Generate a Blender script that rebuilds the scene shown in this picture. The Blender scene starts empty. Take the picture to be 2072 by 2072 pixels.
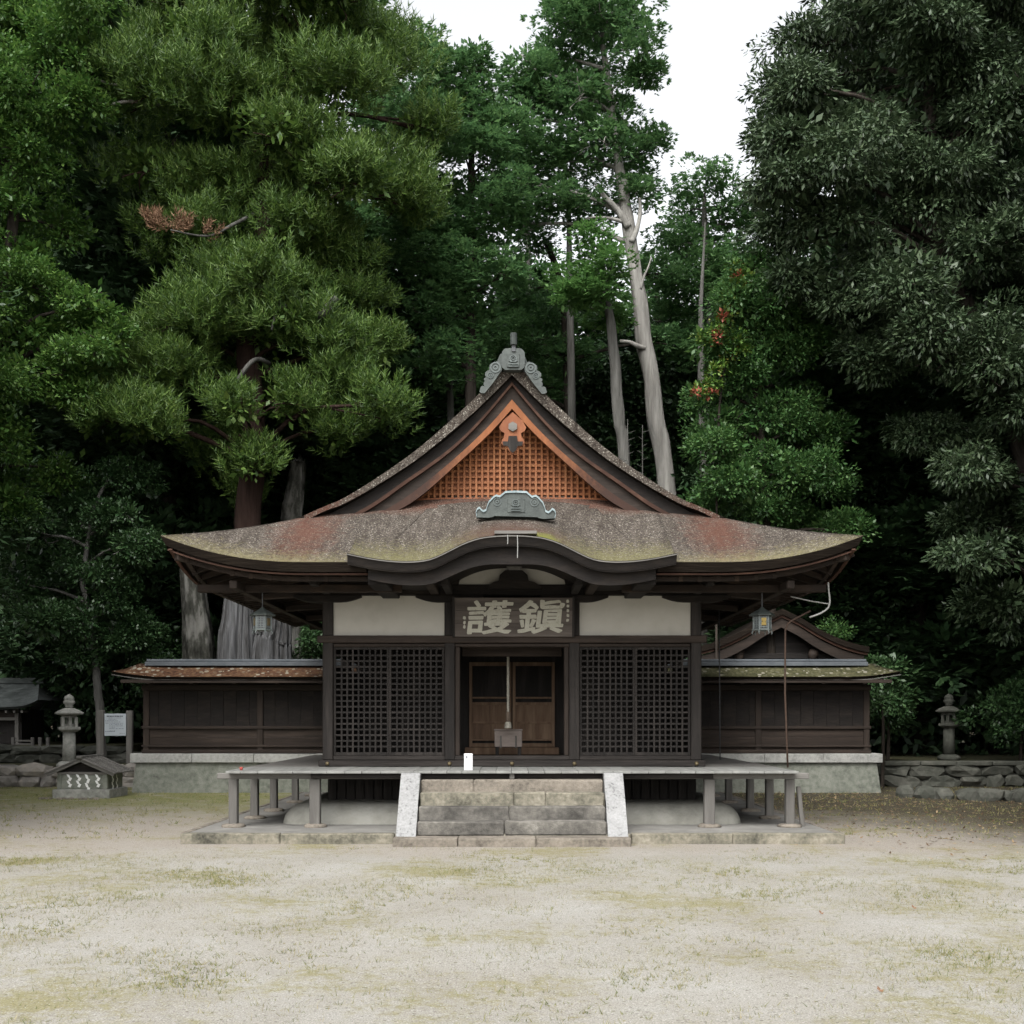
import bpy, math, random
import numpy as np
from mathutils import Vector, Matrix, noise as mnoise
random.seed(11)
rng = np.random.default_rng(11)
R = math.radians
scene = bpy.context.scene
col = scene.collection

# ------------------------------------------------------------------ camera
F, HY, CX, EYE = 2230.0, 1455.0, 1036.0, 1.7      # focal length / horizon of the photograph, in its pixels
cam_d = bpy.data.cameras.new('camera'); cam = bpy.data.objects.new('camera', cam_d); col.objects.link(cam)
cam.location = (0, 0, EYE); cam.rotation_euler = (R(90), 0, 0)
cam_d.sensor_width = 36; cam_d.lens = 36 * F / 2072; cam_d.shift_y = (HY - 1036) / 2072
cam_d.clip_start = 0.1; cam_d.clip_end = 3000
scene.camera = cam
# ------------------------------------------------------------------ sky
world = bpy.data.worlds.new('World'); scene.world = world; world.use_nodes = True
nt = world.node_tree; bg = nt.nodes['Background']
sky = nt.nodes.new('ShaderNodeTexSky'); sky.sky_type = 'NISHITA'; sky.sun_disc = False
sky.sun_elevation = R(52); sky.sun_rotation = R(197); sky.air_density = 1.0; sky.dust_density = 4.0; sky.ozone_density = 1.0
hs = nt.nodes.new('ShaderNodeHueSaturation'); hs.inputs['Saturation'].default_value = 0.12
nt.links.new(sky.outputs[0], hs.inputs['Color']); nt.links.new(hs.outputs[0], bg.inputs['Color'])
bg.inputs['Strength'].default_value = 0.15
# ------------------------------------------------------------------ overcast sun
sd = bpy.data.lights.new('sun', 'SUN'); sun = bpy.data.objects.new('sun', sd); col.objects.link(sun)
sd.energy = 0.6; sd.angle = R(30); sd.color = (1.0, 0.97, 0.92)
sun.location = (-4, -12, 30)
sun.rotation_euler = Vector((0.22, 0.72, -1.0)).to_track_quat('-Z', 'Y').to_euler()
scene.view_settings.view_transform = 'Standard'; scene.view_settings.look = 'None'
scene.view_settings.exposure = 1.45; scene.view_settings.gamma = 1.0
scene.view_settings.use_curve_mapping = False
scene.cycles.max_bounces = 4; scene.cycles.diffuse_bounces = 2; scene.cycles.glossy_bounces = 2
scene.cycles.transparent_max_bounces = 4; scene.cycles.use_denoising = True

def at(u, v, Y):
    """a point of the photograph at the distance Y where the thing really stands"""
    return Vector(((u - CX) * Y / F, Y, EYE + (HY - v) * Y / F))

# ------------------------------------------------------------------ materials
MATS = {}
def mat(name, stops, scale=4.0, stretch=(1, 1, 1), detail=6, rough=0.85, bump=0.3, bscale=None, spec=0.3, big=0.35,
        metal=0.0, island=0.0, trans=0.0, bdist=0.02):
    m = bpy.data.materials.new(name); m.use_nodes = True; MATS[name] = m
    t = m.node_tree; N, L = t.nodes, t.links; b = N['Principled BSDF']
    tc = N.new('ShaderNodeTexCoord'); oi = N.new('ShaderNodeObjectInfo')
    ad = N.new('ShaderNodeVectorMath'); ad.operation = 'MULTIPLY_ADD'
    ad.inputs[0].default_value = (1, 1, 1)
    cm = N.new('ShaderNodeCombineXYZ')
    mu = N.new('ShaderNodeMath'); mu.operation = 'MULTIPLY'; mu.inputs[1].default_value = 31.7
    L.new(oi.outputs['Random'], mu.inputs[0])
    for i in range(3): L.new(mu.outputs[0], cm.inputs[i])
    ad.operation = 'ADD'; L.new(tc.outputs['Object'], ad.inputs[0]); L.new(cm.outputs[0], ad.inputs[1])
    mp = N.new('ShaderNodeMapping'); mp.inputs['Scale'].default_value = stretch; L.new(ad.outputs[0], mp.inputs[0])
    n1 = N.new('ShaderNodeTexNoise'); n1.inputs['Scale'].default_value = scale; n1.inputs['Detail'].default_value = detail
    n1.inputs['Roughness'].default_value = 0.62
    L.new(mp.outputs[0], n1.inputs['Vector'])
    n2 = N.new('ShaderNodeTexNoise'); n2.inputs['Scale'].default_value = scale * 0.17; n2.inputs['Detail'].default_value = 4
    L.new(mp.outputs[0], n2.inputs['Vector'])
    mx = N.new('ShaderNodeMix'); mx.inputs[0].default_value = big
    L.new(n1.outputs['Fac'], mx.inputs[2]); L.new(n2.outputs['Fac'], mx.inputs[3])
    fac = mx.outputs[0]
    if island:
        ge = N.new('ShaderNodeNewGeometry'); m3 = N.new('ShaderNodeMix'); m3.inputs[0].default_value = island
        L.new(fac, m3.inputs[2]); L.new(ge.outputs['Random Per Island'], m3.inputs[3]); fac = m3.outputs[0]
    cr = N.new('ShaderNodeValToRGB'); e = cr.color_ramp.elements
    while len(e) < len(stops): e.new(0.5)
    for i, (p, c) in enumerate(stops): e[i].position = p; e[i].color = (*c, 1)
    L.new(fac, cr.inputs[0]); L.new(cr.outputs[0], b.inputs['Base Color'])
    b.inputs['Roughness'].default_value = rough; b.inputs['Specular IOR Level'].default_value = spec
    b.inputs['Metallic'].default_value = metal
    if bump:
        bp = N.new('ShaderNodeBump'); bp.inputs['Strength'].default_value = bump; bp.inputs['Distance'].default_value = bdist
        n3 = N.new('ShaderNodeTexNoise'); n3.inputs['Scale'].default_value = bscale or scale * 3; n3.inputs['Detail'].default_value = 5
        L.new(mp.outputs[0], n3.inputs['Vector']); L.new(n3.outputs['Fac'], bp.inputs['Height']); L.new(bp.outputs[0], b.inputs['Normal'])
    if trans:
        tr = N.new('ShaderNodeBsdfTranslucent'); L.new(cr.outputs[0], tr.inputs['Color'])
        ms = N.new('ShaderNodeMixShader'); ms.inputs[0].default_value = trans
        L.new(b.outputs[0], ms.inputs[1]); L.new(tr.outputs[0], ms.inputs[2]); L.new(ms.outputs[0], N['Material Output'].inputs['Surface'])
    return m

def overlay(m, center, radius, colr, axis=None, soft=0.6, nscale=3.0, amount=1.0, amp=1.6):
    """a stain or moss patch with its own place on the thing (object space), ragged by noise"""
    t = m.node_tree; N, L = t.nodes, t.links; b = N['Principled BSDF']
    src = b.inputs['Base Color'].links[0].from_socket
    tc = N.new('ShaderNodeTexCoord'); mp = N.new('ShaderNodeMapping'); mp.vector_type = 'TEXTURE'
    mp.inputs['Location'].default_value = (center[0], center[1] - 20.0, center[2]); mp.inputs['Scale'].default_value = radius
    L.new(tc.outputs['Object'], mp.inputs[0])
    ln = N.new('ShaderNodeVectorMath'); ln.operation = 'LENGTH'; L.new(mp.outputs[0], ln.inputs[0])
    nz = N.new('ShaderNodeTexNoise'); nz.inputs['Scale'].default_value = nscale; nz.inputs['Detail'].default_value = 7
    nz.inputs['Roughness'].default_value = 0.7
    L.new(tc.outputs['Object'], nz.inputs['Vector'])
    s = N.new('ShaderNodeMath'); s.operation = 'MULTIPLY_ADD'; s.inputs[1].default_value = amp; L.new(nz.outputs['Fac'], s.inputs[0])
    L.new(ln.outputs['Value'], s.inputs[2])
    mr = N.new('ShaderNodeMapRange'); mr.inputs['From Min'].default_value = 1 + amp / 2 + soft / 2; mr.inputs['From Max'].default_value = 1 + amp / 2 - soft / 2
    mr.inputs['To Max'].default_value = amount
    L.new(s.outputs[0], mr.inputs[0])
    mx = N.new('ShaderNodeMix'); mx.data_type = 'RGBA'; L.new(mr.outputs[0], mx.inputs[0]); L.new(src, mx.inputs[6])
    mx.inputs[7].default_value = (*colr, 1); L.new(mx.outputs[2], b.inputs['Base Color'])

def streaks(m, st=(5.0, 0.5, 0.9), lo=0.62):
    """weather streaks running down the slope"""
    t = m.node_tree; N, L = t.nodes, t.links; b = N['Principled BSDF']; src = b.inputs['Base Color'].links[0].from_socket
    tc = N.new('ShaderNodeTexCoord'); mp = N.new('ShaderNodeMapping'); mp.inputs['Scale'].default_value = st; L.new(tc.outputs['Object'], mp.inputs[0])
    nz = N.new('ShaderNodeTexNoise'); nz.inputs['Scale'].default_value = 1.6; nz.inputs['Detail'].default_value = 8; nz.inputs['Roughness'].default_value = 0.68; L.new(mp.outputs[0], nz.inputs['Vector'])
    cr = N.new('ShaderNodeValToRGB'); cr.color_ramp.elements[0].position = 0.34; cr.color_ramp.elements[0].color = (lo, lo * 0.96, lo * 0.92, 1); cr.color_ramp.elements[1].position = 0.64; cr.color_ramp.elements[1].color = (1.12, 1.12, 1.1, 1); L.new(nz.outputs['Fac'], cr.inputs[0])
    mx = N.new('ShaderNodeMix'); mx.data_type = 'RGBA'; mx.blend_type = 'MULTIPLY'; mx.inputs[0].default_value = 1.0; L.new(src, mx.inputs[6]); L.new(cr.outputs[0], mx.inputs[7]); L.new(mx.outputs[2], b.inputs['Base Color'])
def specks(m, scale, size, colr, amount=1.0, ragged=1.0):
    """small pale lichen flecks or grit scattered on a surface"""
    t = m.node_tree; N, L = t.nodes, t.links; b = N['Principled BSDF']; src = b.inputs['Base Color'].links[0].from_socket
    tc = N.new('ShaderNodeTexCoord'); vo = N.new('ShaderNodeTexVoronoi'); vo.inputs['Scale'].default_value = scale; L.new(tc.outputs['Object'], vo.inputs['Vector'])
    sz = N.new('ShaderNodeSeparateColor'); L.new(vo.outputs['Color'], sz.inputs[0])
    th = N.new('ShaderNodeMath'); th.operation = 'MULTIPLY'; th.inputs[1].default_value = size; L.new(sz.outputs[0], th.inputs[0])
    lt = N.new('ShaderNodeMath'); lt.operation = 'LESS_THAN'; L.new(vo.outputs['Distance'], lt.inputs[0]); L.new(th.outputs[0], lt.inputs[1])
    am = N.new('ShaderNodeMath'); am.operation = 'MULTIPLY'; L.new(lt.outputs[0], am.inputs[0]); L.new(sz.outputs[1], am.inputs[1])
    a2 = N.new('ShaderNodeMath'); a2.operation = 'MULTIPLY'; a2.inputs[1].default_value = amount; L.new(am.outputs[0], a2.inputs[0])
    mx = N.new('ShaderNodeMix'); mx.data_type = 'RGBA'; L.new(a2.outputs[0], mx.inputs[0]); L.new(src, mx.inputs[6]); mx.inputs[7].default_value = (*colr, 1); L.new(mx.outputs[2], b.inputs['Base Color'])

mat('wood_dark_v', [(0.28, (0.005, 0.004, 0.0033)), (0.5, (0.014, 0.0112, 0.0094)), (0.68, (0.036, 0.030, 0.026)), (0.82, (0.085, 0.074, 0.066))], 9, (1, 1, 0.09), bump=0.5, rough=0.75)
mat('wood_dark_h', [(0.28, (0.005, 0.004, 0.0033)), (0.5, (0.014, 0.0112, 0.0094)), (0.68, (0.036, 0.030, 0.026)), (0.82, (0.085, 0.074, 0.066))], 9, (0.09, 1, 1), bump=0.5, rough=0.75)
mat('wood_shaded', [(0.25, (0.004, 0.003, 0.0025)), (0.5, (0.010, 0.0075, 0.006)), (0.78, (0.032, 0.024, 0.018))], 9, (0.3, 0.3, 1), bump=0.5, rough=0.8)  # darkened timber: shade under eaves and on wall planks put into the colour
mat('wood_brown_v', [(0.25, (0.009, 0.006, 0.0045)), (0.5, (0.024, 0.0165, 0.012)), (0.75, (0.060, 0.043, 0.033))], 9, (1, 1, 0.1), bump=0.4, rough=0.75)
mat('wood_brown_h', [(0.25, (0.009, 0.006, 0.0045)), (0.5, (0.024, 0.0165, 0.012)), (0.75, (0.060, 0.043, 0.033))], 9, (0.1, 1, 1), bump=0.4, rough=0.75)
mat('wood_eave', [(0.25, (0.007, 0.0045, 0.003)), (0.5, (0.019, 0.012, 0.008)), (0.75, (0.046, 0.029, 0.018))], 8, (0.5, 0.15, 1), bump=0.4, rough=0.8)
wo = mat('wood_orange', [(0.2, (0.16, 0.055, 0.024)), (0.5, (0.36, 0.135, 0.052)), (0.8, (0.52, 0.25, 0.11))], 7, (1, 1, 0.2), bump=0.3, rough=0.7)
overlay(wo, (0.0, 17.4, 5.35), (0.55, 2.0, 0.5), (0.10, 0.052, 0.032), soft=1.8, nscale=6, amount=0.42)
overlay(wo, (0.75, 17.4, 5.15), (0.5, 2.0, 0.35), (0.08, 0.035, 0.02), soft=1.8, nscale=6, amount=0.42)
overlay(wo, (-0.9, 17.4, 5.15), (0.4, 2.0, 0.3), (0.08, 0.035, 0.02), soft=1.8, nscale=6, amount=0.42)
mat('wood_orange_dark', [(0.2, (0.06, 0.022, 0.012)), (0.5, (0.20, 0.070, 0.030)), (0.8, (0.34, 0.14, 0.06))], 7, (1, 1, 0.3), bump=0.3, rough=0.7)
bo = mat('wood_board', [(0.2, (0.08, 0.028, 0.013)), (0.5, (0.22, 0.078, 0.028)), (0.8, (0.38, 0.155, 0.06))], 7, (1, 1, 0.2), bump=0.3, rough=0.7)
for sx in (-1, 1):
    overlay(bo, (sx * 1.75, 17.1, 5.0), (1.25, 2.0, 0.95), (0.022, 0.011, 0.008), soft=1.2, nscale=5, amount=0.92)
mat('door_wood', [(0.25, (0.07, 0.042, 0.028)), (0.5, (0.18, 0.115, 0.074)), (0.75, (0.32, 0.225, 0.15))], 9, (1, 1, 0.12), bump=0.4, rough=0.8)
mat('wood_red', [(0.2, (0.018, 0.009, 0.006)), (0.5, (0.045, 0.02, 0.012)), (0.8, (0.12, 0.065, 0.042))], 8, (0.4, 1, 1), bump=0.3, rough=0.8)
mat('wood_grey_v', [(0.2, (0.045, 0.042, 0.038)), (0.5, (0.11, 0.104, 0.095)), (0.8, (0.22, 0.21, 0.19))], 8, (1, 1, 0.1), bump=0.4, rough=0.85)
mat('wood_grey_h', [(0.2, (0.06, 0.057, 0.052)), (0.5, (0.135, 0.128, 0.117)), (0.8, (0.24, 0.23, 0.21))], 8, (0.1, 1, 1), bump=0.4, rough=0.85)
mat('wood_deck', [(0.2, (0.10, 0.10, 0.093)), (0.5, (0.19, 0.19, 0.178)), (0.8, (0.29, 0.29, 0.27))], 8, (1, 0.12, 1), bump=0.3, rough=0.7)
mat('wood_plaque', [(0.25, (0.028, 0.023, 0.020)), (0.5, (0.082, 0.068, 0.059)), (0.8, (0.17, 0.145, 0.128))], 7, (0.12, 1, 1), bump=0.6, rough=0.85)
mat('gofun', [(0.25, (0.19, 0.18, 0.145)), (0.45, (0.40, 0.385, 0.32)), (0.8, (0.50, 0.485, 0.41))], 40, bump=0.4, rough=0.95)
mat('plaster', [(0.2, (0.33, 0.31, 0.27)), (0.5, (0.44, 0.418, 0.372)), (0.8, (0.51, 0.49, 0.445))], 2.5, bump=0.08, rough=0.95, spec=0.1)
mat('kamebara', [(0.25, (0.12, 0.117, 0.10)), (0.5, (0.25, 0.245, 0.215)), (0.8, (0.36, 0.355, 0.32))], 3, bump=0.4, bscale=25, rough=0.95, spec=0.1)
mat('concrete', [(0.2, (0.09, 0.089, 0.082)), (0.5, (0.175, 0.17, 0.157)), (0.8, (0.28, 0.27, 0.25))], 3, bump=0.4, bscale=40, rough=0.95, spec=0.1, detail=9)
mat('granite', [(0.3, (0.055, 0.048, 0.040)), (0.45, (0.145, 0.128, 0.106)), (0.6, (0.22, 0.193, 0.160)), (0.75, (0.30, 0.27, 0.23))], 22, bump=0.5, bscale=60, rough=0.95, spec=0.15, big=0.5, detail=9)
mat('granite_moss', [(0.32, (0.04, 0.039, 0.032)), (0.45, (0.13, 0.122, 0.095)), (0.58, (0.23, 0.21, 0.165)), (0.72, (0.36, 0.34, 0.29))], 16, bump=0.5, bscale=60, rough=0.95, spec=0.15, big=0.55, detail=9)
mat('granite_dark', [(0.32, (0.035, 0.033, 0.030)), (0.46, (0.085, 0.080, 0.072)), (0.58, (0.145, 0.136, 0.12)), (0.74, (0.28, 0.265, 0.235))], 14, bump=0.5, bscale=60, rough=0.95, spec=0.15, big=0.6, detail=9)
mat('granite_white', [(0.35, (0.07, 0.07, 0.07)), (0.44, (0.23, 0.23, 0.227)), (0.7, (0.34, 0.34, 0.336))], 30, bump=0.4, bscale=70, rough=0.95, spec=0.15, big=0.4, detail=9)
mat('stone_ledge', [(0.3, (0.16, 0.16, 0.152)), (0.5, (0.31, 0.31, 0.29)), (0.75, (0.42, 0.42, 0.395))], 14, bump=0.4, bscale=50, rough=0.95, spec=0.15, big=0.4, detail=9)
mat('stone_base', [(0.3, (0.07, 0.078, 0.063)), (0.5, (0.17, 0.178, 0.15)), (0.75, (0.27, 0.278, 0.24))], 8, bump=0.4, bscale=40, rough=0.95, spec=0.15, big=0.4, detail=9)
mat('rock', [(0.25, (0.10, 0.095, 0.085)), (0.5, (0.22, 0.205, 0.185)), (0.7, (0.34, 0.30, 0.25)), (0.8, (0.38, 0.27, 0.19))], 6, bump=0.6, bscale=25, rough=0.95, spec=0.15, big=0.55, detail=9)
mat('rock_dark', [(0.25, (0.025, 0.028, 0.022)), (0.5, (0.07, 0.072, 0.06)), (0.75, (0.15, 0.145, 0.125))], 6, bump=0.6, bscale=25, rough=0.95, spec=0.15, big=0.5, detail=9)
mat('lantern_stone', [(0.25, (0.09, 0.095, 0.08)), (0.5, (0.25, 0.25, 0.225)), (0.75, (0.42, 0.41, 0.37))], 10, bump=0.6, bscale=40, rough=0.95, spec=0.15, big=0.4, detail=9)
mat('copper', [(0.25, (0.024, 0.030, 0.028)), (0.5, (0.052, 0.061, 0.056)), (0.75, (0.095, 0.11, 0.10))], 9, bump=0.2, rough=0.6, spec=0.4)
mat('copper_light', [(0.25, (0.13, 0.17, 0.175)), (0.5, (0.22, 0.28, 0.29)), (0.75, (0.32, 0.39, 0.40))], 9, bump=0.1, rough=0.55, spec=0.4)
mat('copper_crest', [(0.25, (0.05, 0.062, 0.060)), (0.5, (0.088, 0.105, 0.10)), (0.75, (0.135, 0.155, 0.15))], 9, bump=0.1, rough=0.55, spec=0.4)
mat('ridge_metal', [(0.25, (0.04, 0.048, 0.055)), (0.5, (0.078, 0.089, 0.099)), (0.75, (0.125, 0.138, 0.15))], 5, bump=0.1, rough=0.55, spec=0.4)
mat('iron', [(0.3, (0.03, 0.032, 0.035)), (0.7, (0.10, 0.105, 0.11))], 20, bump=0.2, rough=0.55, spec=0.4)
mat('rust', [(0.3, (0.022, 0.014, 0.010)), (0.7, (0.07, 0.042, 0.028))], 20, bump=0.2, rough=0.8)
mat('cable', [(0.3, (0.22, 0.22, 0.21)), (0.7, (0.36, 0.36, 0.34))], 20, bump=0.1, rough=0.7)
mat('silver', [(0.3, (0.07, 0.085, 0.085)), (0.7, (0.19, 0.215, 0.21))], 20, bump=0.1, rough=0.5, spec=0.5)
mat('gold', [(0.3, (0.20, 0.125, 0.02)), (0.7, (0.40, 0.29, 0.06))], 12, bump=0.1, rough=0.45, spec=0.5)
mat('brass', [(0.3, (0.05, 0.036, 0.015)), (0.7, (0.13, 0.098, 0.045))], 12, bump=0.1, rough=0.5, spec=0.5)
mat('white_paint', [(0.3, (0.74, 0.75, 0.76)), (0.7, (0.80, 0.80, 0.80))], 5, bump=0.05, rough=0.6)
mat('paper', [(0.3, (0.68, 0.68, 0.66)), (0.7, (0.78, 0.78, 0.76))], 5, bump=0.05, rough=0.9)
mat('sign_white', [(0.3, (0.36, 0.40, 0.43)), (0.7, (0.42, 0.455, 0.475))], 6, bump=0.05, rough=0.5)
mat('ink', [(0.3, (0.03, 0.035, 0.045)), (0.7, (0.05, 0.055, 0.065))], 5, bump=0, rough=0.7)
mat('ink_pale', [(0.3, (0.06, 0.07, 0.085)), (0.7, (0.10, 0.11, 0.13))], 5, bump=0, rough=0.7)
mat('red_plastic', [(0.3, (0.28, 0.035, 0.03)), (0.7, (0.36, 0.06, 0.045))], 5, bump=0, rough=0.4)
mat('rope', [(0.3, (0.28, 0.26, 0.21)), (0.7, (0.55, 0.52, 0.44))], 30, bump=0.4, rough=0.95)
mat('rope_handle', [(0.3, (0.10, 0.075, 0.055)), (0.7, (0.22, 0.17, 0.13))], 20, (1, 1, 0.2), bump=0.3, rough=0.85)
mat('box_wood', [(0.25, (0.14, 0.115, 0.10)), (0.5, (0.24, 0.20, 0.175)), (0.8, (0.34, 0.29, 0.26))], 9, (0.2, 1, 1), bump=0.3, rough=0.85)
mat('bark_grey', [(0.25, (0.026, 0.025, 0.022)), (0.45, (0.078, 0.076, 0.069)), (0.65, (0.15, 0.147, 0.135)), (0.8, (0.23, 0.225, 0.21))], 6, (1, 1, 0.12), bump=0.9, bdist=0.04, rough=0.95, spec=0.1, big=0.3)
mat('bark_mottled', [(0.36, (0.016, 0.016, 0.013)), (0.47, (0.05, 0.05, 0.042)), (0.54, (0.12, 0.117, 0.105)), (0.75, (0.20, 0.196, 0.18))], 3.2, (1, 1, 0.45), bump=0.9, bdist=0.04, rough=0.95, spec=0.1, big=0.2, detail=9)
mat('bark_pale', [(0.25, (0.06, 0.056, 0.05)), (0.42, (0.18, 0.172, 0.157)), (0.6, (0.29, 0.28, 0.257)), (0.8, (0.38, 0.37, 0.345))], 6, (1, 1, 0.1), bump=0.9, bdist=0.04, rough=0.95, spec=0.1, big=0.3)
mat('bark_dark', [(0.25, (0.012, 0.010, 0.008)), (0.5, (0.036, 0.030, 0.025)), (0.8, (0.085, 0.072, 0.06))], 6, (1, 1, 0.15), bump=0.9, bdist=0.04, rough=0.95, spec=0.1)
mat('bark_red', [(0.25, (0.012, 0.008, 0.007)), (0.5, (0.034, 0.021, 0.017)), (0.8, (0.075, 0.05, 0.042))], 6, (1, 1, 0.15), bump=0.9, bdist=0.04, rough=0.95, spec=0.1)
mat('deadwood', [(0.32, (0.010, 0.0095, 0.009)), (0.42, (0.045, 0.044, 0.043)), (0.58, (0.115, 0.116, 0.118)), (0.8, (0.21, 0.213, 0.218))], 9, (1, 1, 0.08), bump=1.0, bdist=0.05, rough=0.95, spec=0.1, big=0.3)
# foliage
mat('leaf_pine', [(0.2, (0.032, 0.070, 0.014)), (0.5, (0.075, 0.138, 0.028)), (0.75, (0.125, 0.200, 0.042)), (0.97, (0.15, 0.165, 0.05))], 0.5, detail=3, bump=0, rough=0.5, spec=0.3, island=0.6, trans=0.25)
mat('leaf_hinoki', [(0.2, (0.045, 0.105, 0.042)), (0.5, (0.088, 0.182, 0.066)), (0.8, (0.15, 0.265, 0.095))], 0.5, detail=3, bump=0, rough=0.5, spec=0.3, island=0.5, trans=0.35)
mat('leaf_hinoki_light', [(0.2, (0.060, 0.140, 0.040)), (0.5, (0.10, 0.215, 0.058)), (0.8, (0.16, 0.29, 0.085))], 0.5, detail=3, bump=0, rough=0.5, spec=0.3, island=0.5, trans=0.35)
mat('leaf_broad', [(0.2, (0.036, 0.092, 0.020)), (0.5, (0.074, 0.158, 0.032)), (0.8, (0.135, 0.225, 0.048))], 0.5, detail=3, bump=0, rough=0.45, spec=0.35, island=0.5, trans=0.3)
mat('leaf_camellia', [(0.2, (0.018, 0.046, 0.016)), (0.5, (0.037, 0.080, 0.027)), (0.8, (0.066, 0.118, 0.044))], 0.5, detail=3, bump=0, rough=0.4, spec=0.4, island=0.5, trans=0.15)
mat('leaf_oak', [(0.2, (0.024, 0.044, 0.020)), (0.5, (0.048, 0.078, 0.036)), (0.8, (0.085, 0.122, 0.060)), (0.97, (0.115, 0.13, 0.06))], 0.5, detail=3, bump=0, rough=0.45, spec=0.35, island=0.55, trans=0.12)
mat('leaf_maple', [(0.2, (0.030, 0.082, 0.024)), (0.5, (0.060, 0.135, 0.038)), (0.8, (0.11, 0.195, 0.055))], 0.5, detail=3, bump=0, rough=0.45, spec=0.35, island=0.5, trans=0.3)
mat('leaf_vine', [(0.2, (0.06, 0.13, 0.02)), (0.6, (0.10, 0.185, 0.03)), (0.85, (0.15, 0.20, 0.035)), (0.99, (0.26, 0.10, 0.045))], 0.6, detail=3, rough=0.45, bump=0, spec=0.4, island=0.9)
mat('leaf_red', [(0.2, (0.20, 0.05, 0.035)), (0.8, (0.32, 0.10, 0.06))], 0.6, detail=3, rough=0.5, bump=0, spec=0.3, island=0.7)
mat('leaf_dead', [(0.2, (0.10, 0.055, 0.032)), (0.8, (0.23, 0.135, 0.08))], 0.5, detail=3, bump=0, rough=0.7, spec=0.2, island=0.7)
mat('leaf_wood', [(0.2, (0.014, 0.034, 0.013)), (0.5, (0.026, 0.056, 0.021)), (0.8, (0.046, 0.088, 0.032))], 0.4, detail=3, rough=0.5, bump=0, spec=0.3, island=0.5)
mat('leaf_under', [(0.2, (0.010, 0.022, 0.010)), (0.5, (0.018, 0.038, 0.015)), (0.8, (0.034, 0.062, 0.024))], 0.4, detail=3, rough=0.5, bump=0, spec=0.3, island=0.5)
mat('grass', [(0.15, (0.055, 0.075, 0.020)), (0.4, (0.13, 0.145, 0.045)), (0.6, (0.21, 0.19, 0.085)), (0.8, (0.28, 0.235, 0.13)), (0.95, (0.13, 0.075, 0.04))], 0.8, detail=4, rough=0.8, bump=0, spec=0.2, island=0.6)
mat('litter', [(0.2, (0.06, 0.035, 0.02)), (0.5, (0.15, 0.09, 0.045)), (0.8, (0.30, 0.22, 0.13))], 3, rough=0.8, bump=0, spec=0.2, island=0.9)

# thatch (cypress bark) of the hall: speckled grey brown, moss by the eaves, rust-red stains below the verges
th = mat('thatch', [(0.30, (0.022, 0.018, 0.016)), (0.45, (0.064, 0.054, 0.047)), (0.57, (0.112, 0.097, 0.083)), (0.68, (0.20, 0.183, 0.158)), (0.80, (0.34, 0.32, 0.28))], 38, bump=1.0, bscale=60, bdist=0.03, rough=0.95, spec=0.1, big=0.15, detail=12)
specks(th, 42, 0.46, (0.42, 0.40, 0.35), 0.8); streaks(th)
for sx in (-1, 1):
    overlay(th, (sx * 3.05, 16.35, 4.6), (0.34, 0.95, 0.9), (0.105, 0.042, 0.027), soft=1.5, nscale=9, amount=0.7, amp=3.6)
    overlay(th, (sx * 3.6, 15.15, 3.9), (1.9, 0.35, 0.6), (0.20, 0.18, 0.09), soft=1.4, nscale=16, amount=0.62, amp=4.5)
overlay(th, (0, 17.2, 5.0), (3.2, 0.28, 0.25), (0.11, 0.05, 0.034), soft=1.2, nscale=8, amount=0.7)
tk = mat('thatch_porch', [(0.30, (0.022, 0.018, 0.016)), (0.45, (0.064, 0.054, 0.047)), (0.57, (0.112, 0.097, 0.083)), (0.68, (0.20, 0.183, 0.158)), (0.80, (0.34, 0.32, 0.28))], 38, bump=1.0, bscale=60, bdist=0.03, rough=0.95, spec=0.1, big=0.15, detail=12)
specks(tk, 42, 0.46, (0.42, 0.40, 0.35), 0.8); streaks(tk)
for sx in (-1, 1):
    overlay(tk, (sx * 1.45, 15.25, 3.9), (1.0, 0.5, 0.8), (0.17, 0.16, 0.07), soft=1.4, nscale=16, amount=0.62, amp=4.5)
overlay(tk, (0, 15.5, 4.3), (0.62, 0.5, 0.35), (0.085, 0.045, 0.034), soft=1.3, nscale=9, amount=0.75)
overlay(tk, (0.45, 15.35, 4.25), (0.22, 0.25, 0.2), (0.17, 0.18, 0.045), soft=0.8, nscale=6, amount=0.8)
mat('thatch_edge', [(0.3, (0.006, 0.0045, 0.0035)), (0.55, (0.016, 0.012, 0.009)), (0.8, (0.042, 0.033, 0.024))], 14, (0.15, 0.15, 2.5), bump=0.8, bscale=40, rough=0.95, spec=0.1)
specks(mat('thatch_wall', [(0.30, (0.018, 0.010, 0.007)), (0.45, (0.062, 0.031, 0.018)), (0.56, (0.105, 0.058, 0.032)), (0.66, (0.15, 0.115, 0.065)), (0.78, (0.26, 0.24, 0.19))], 14, bump=0.9, bscale=50, rough=0.95, spec=0.1, big=0.25, detail=12), 9, 0.5, (0.32, 0.31, 0.25), 0.9)
specks(mat('thatch_wall_moss', [(0.30, (0.014, 0.015, 0.008)), (0.45, (0.045, 0.045, 0.022)), (0.57, (0.08, 0.076, 0.04)), (0.68, (0.12, 0.115, 0.075)), (0.80, (0.24, 0.23, 0.19))], 14, bump=0.9, bscale=50, rough=0.95, spec=0.1, big=0.25, detail=12), 9, 0.5, (0.30, 0.28, 0.23), 0.9)
mat('slate_roof', [(0.3, (0.022, 0.026, 0.025)), (0.5, (0.048, 0.055, 0.053)), (0.75, (0.09, 0.10, 0.097))], 8, (0.5, 1, 1), bump=0.4, rough=0.9)

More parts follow.
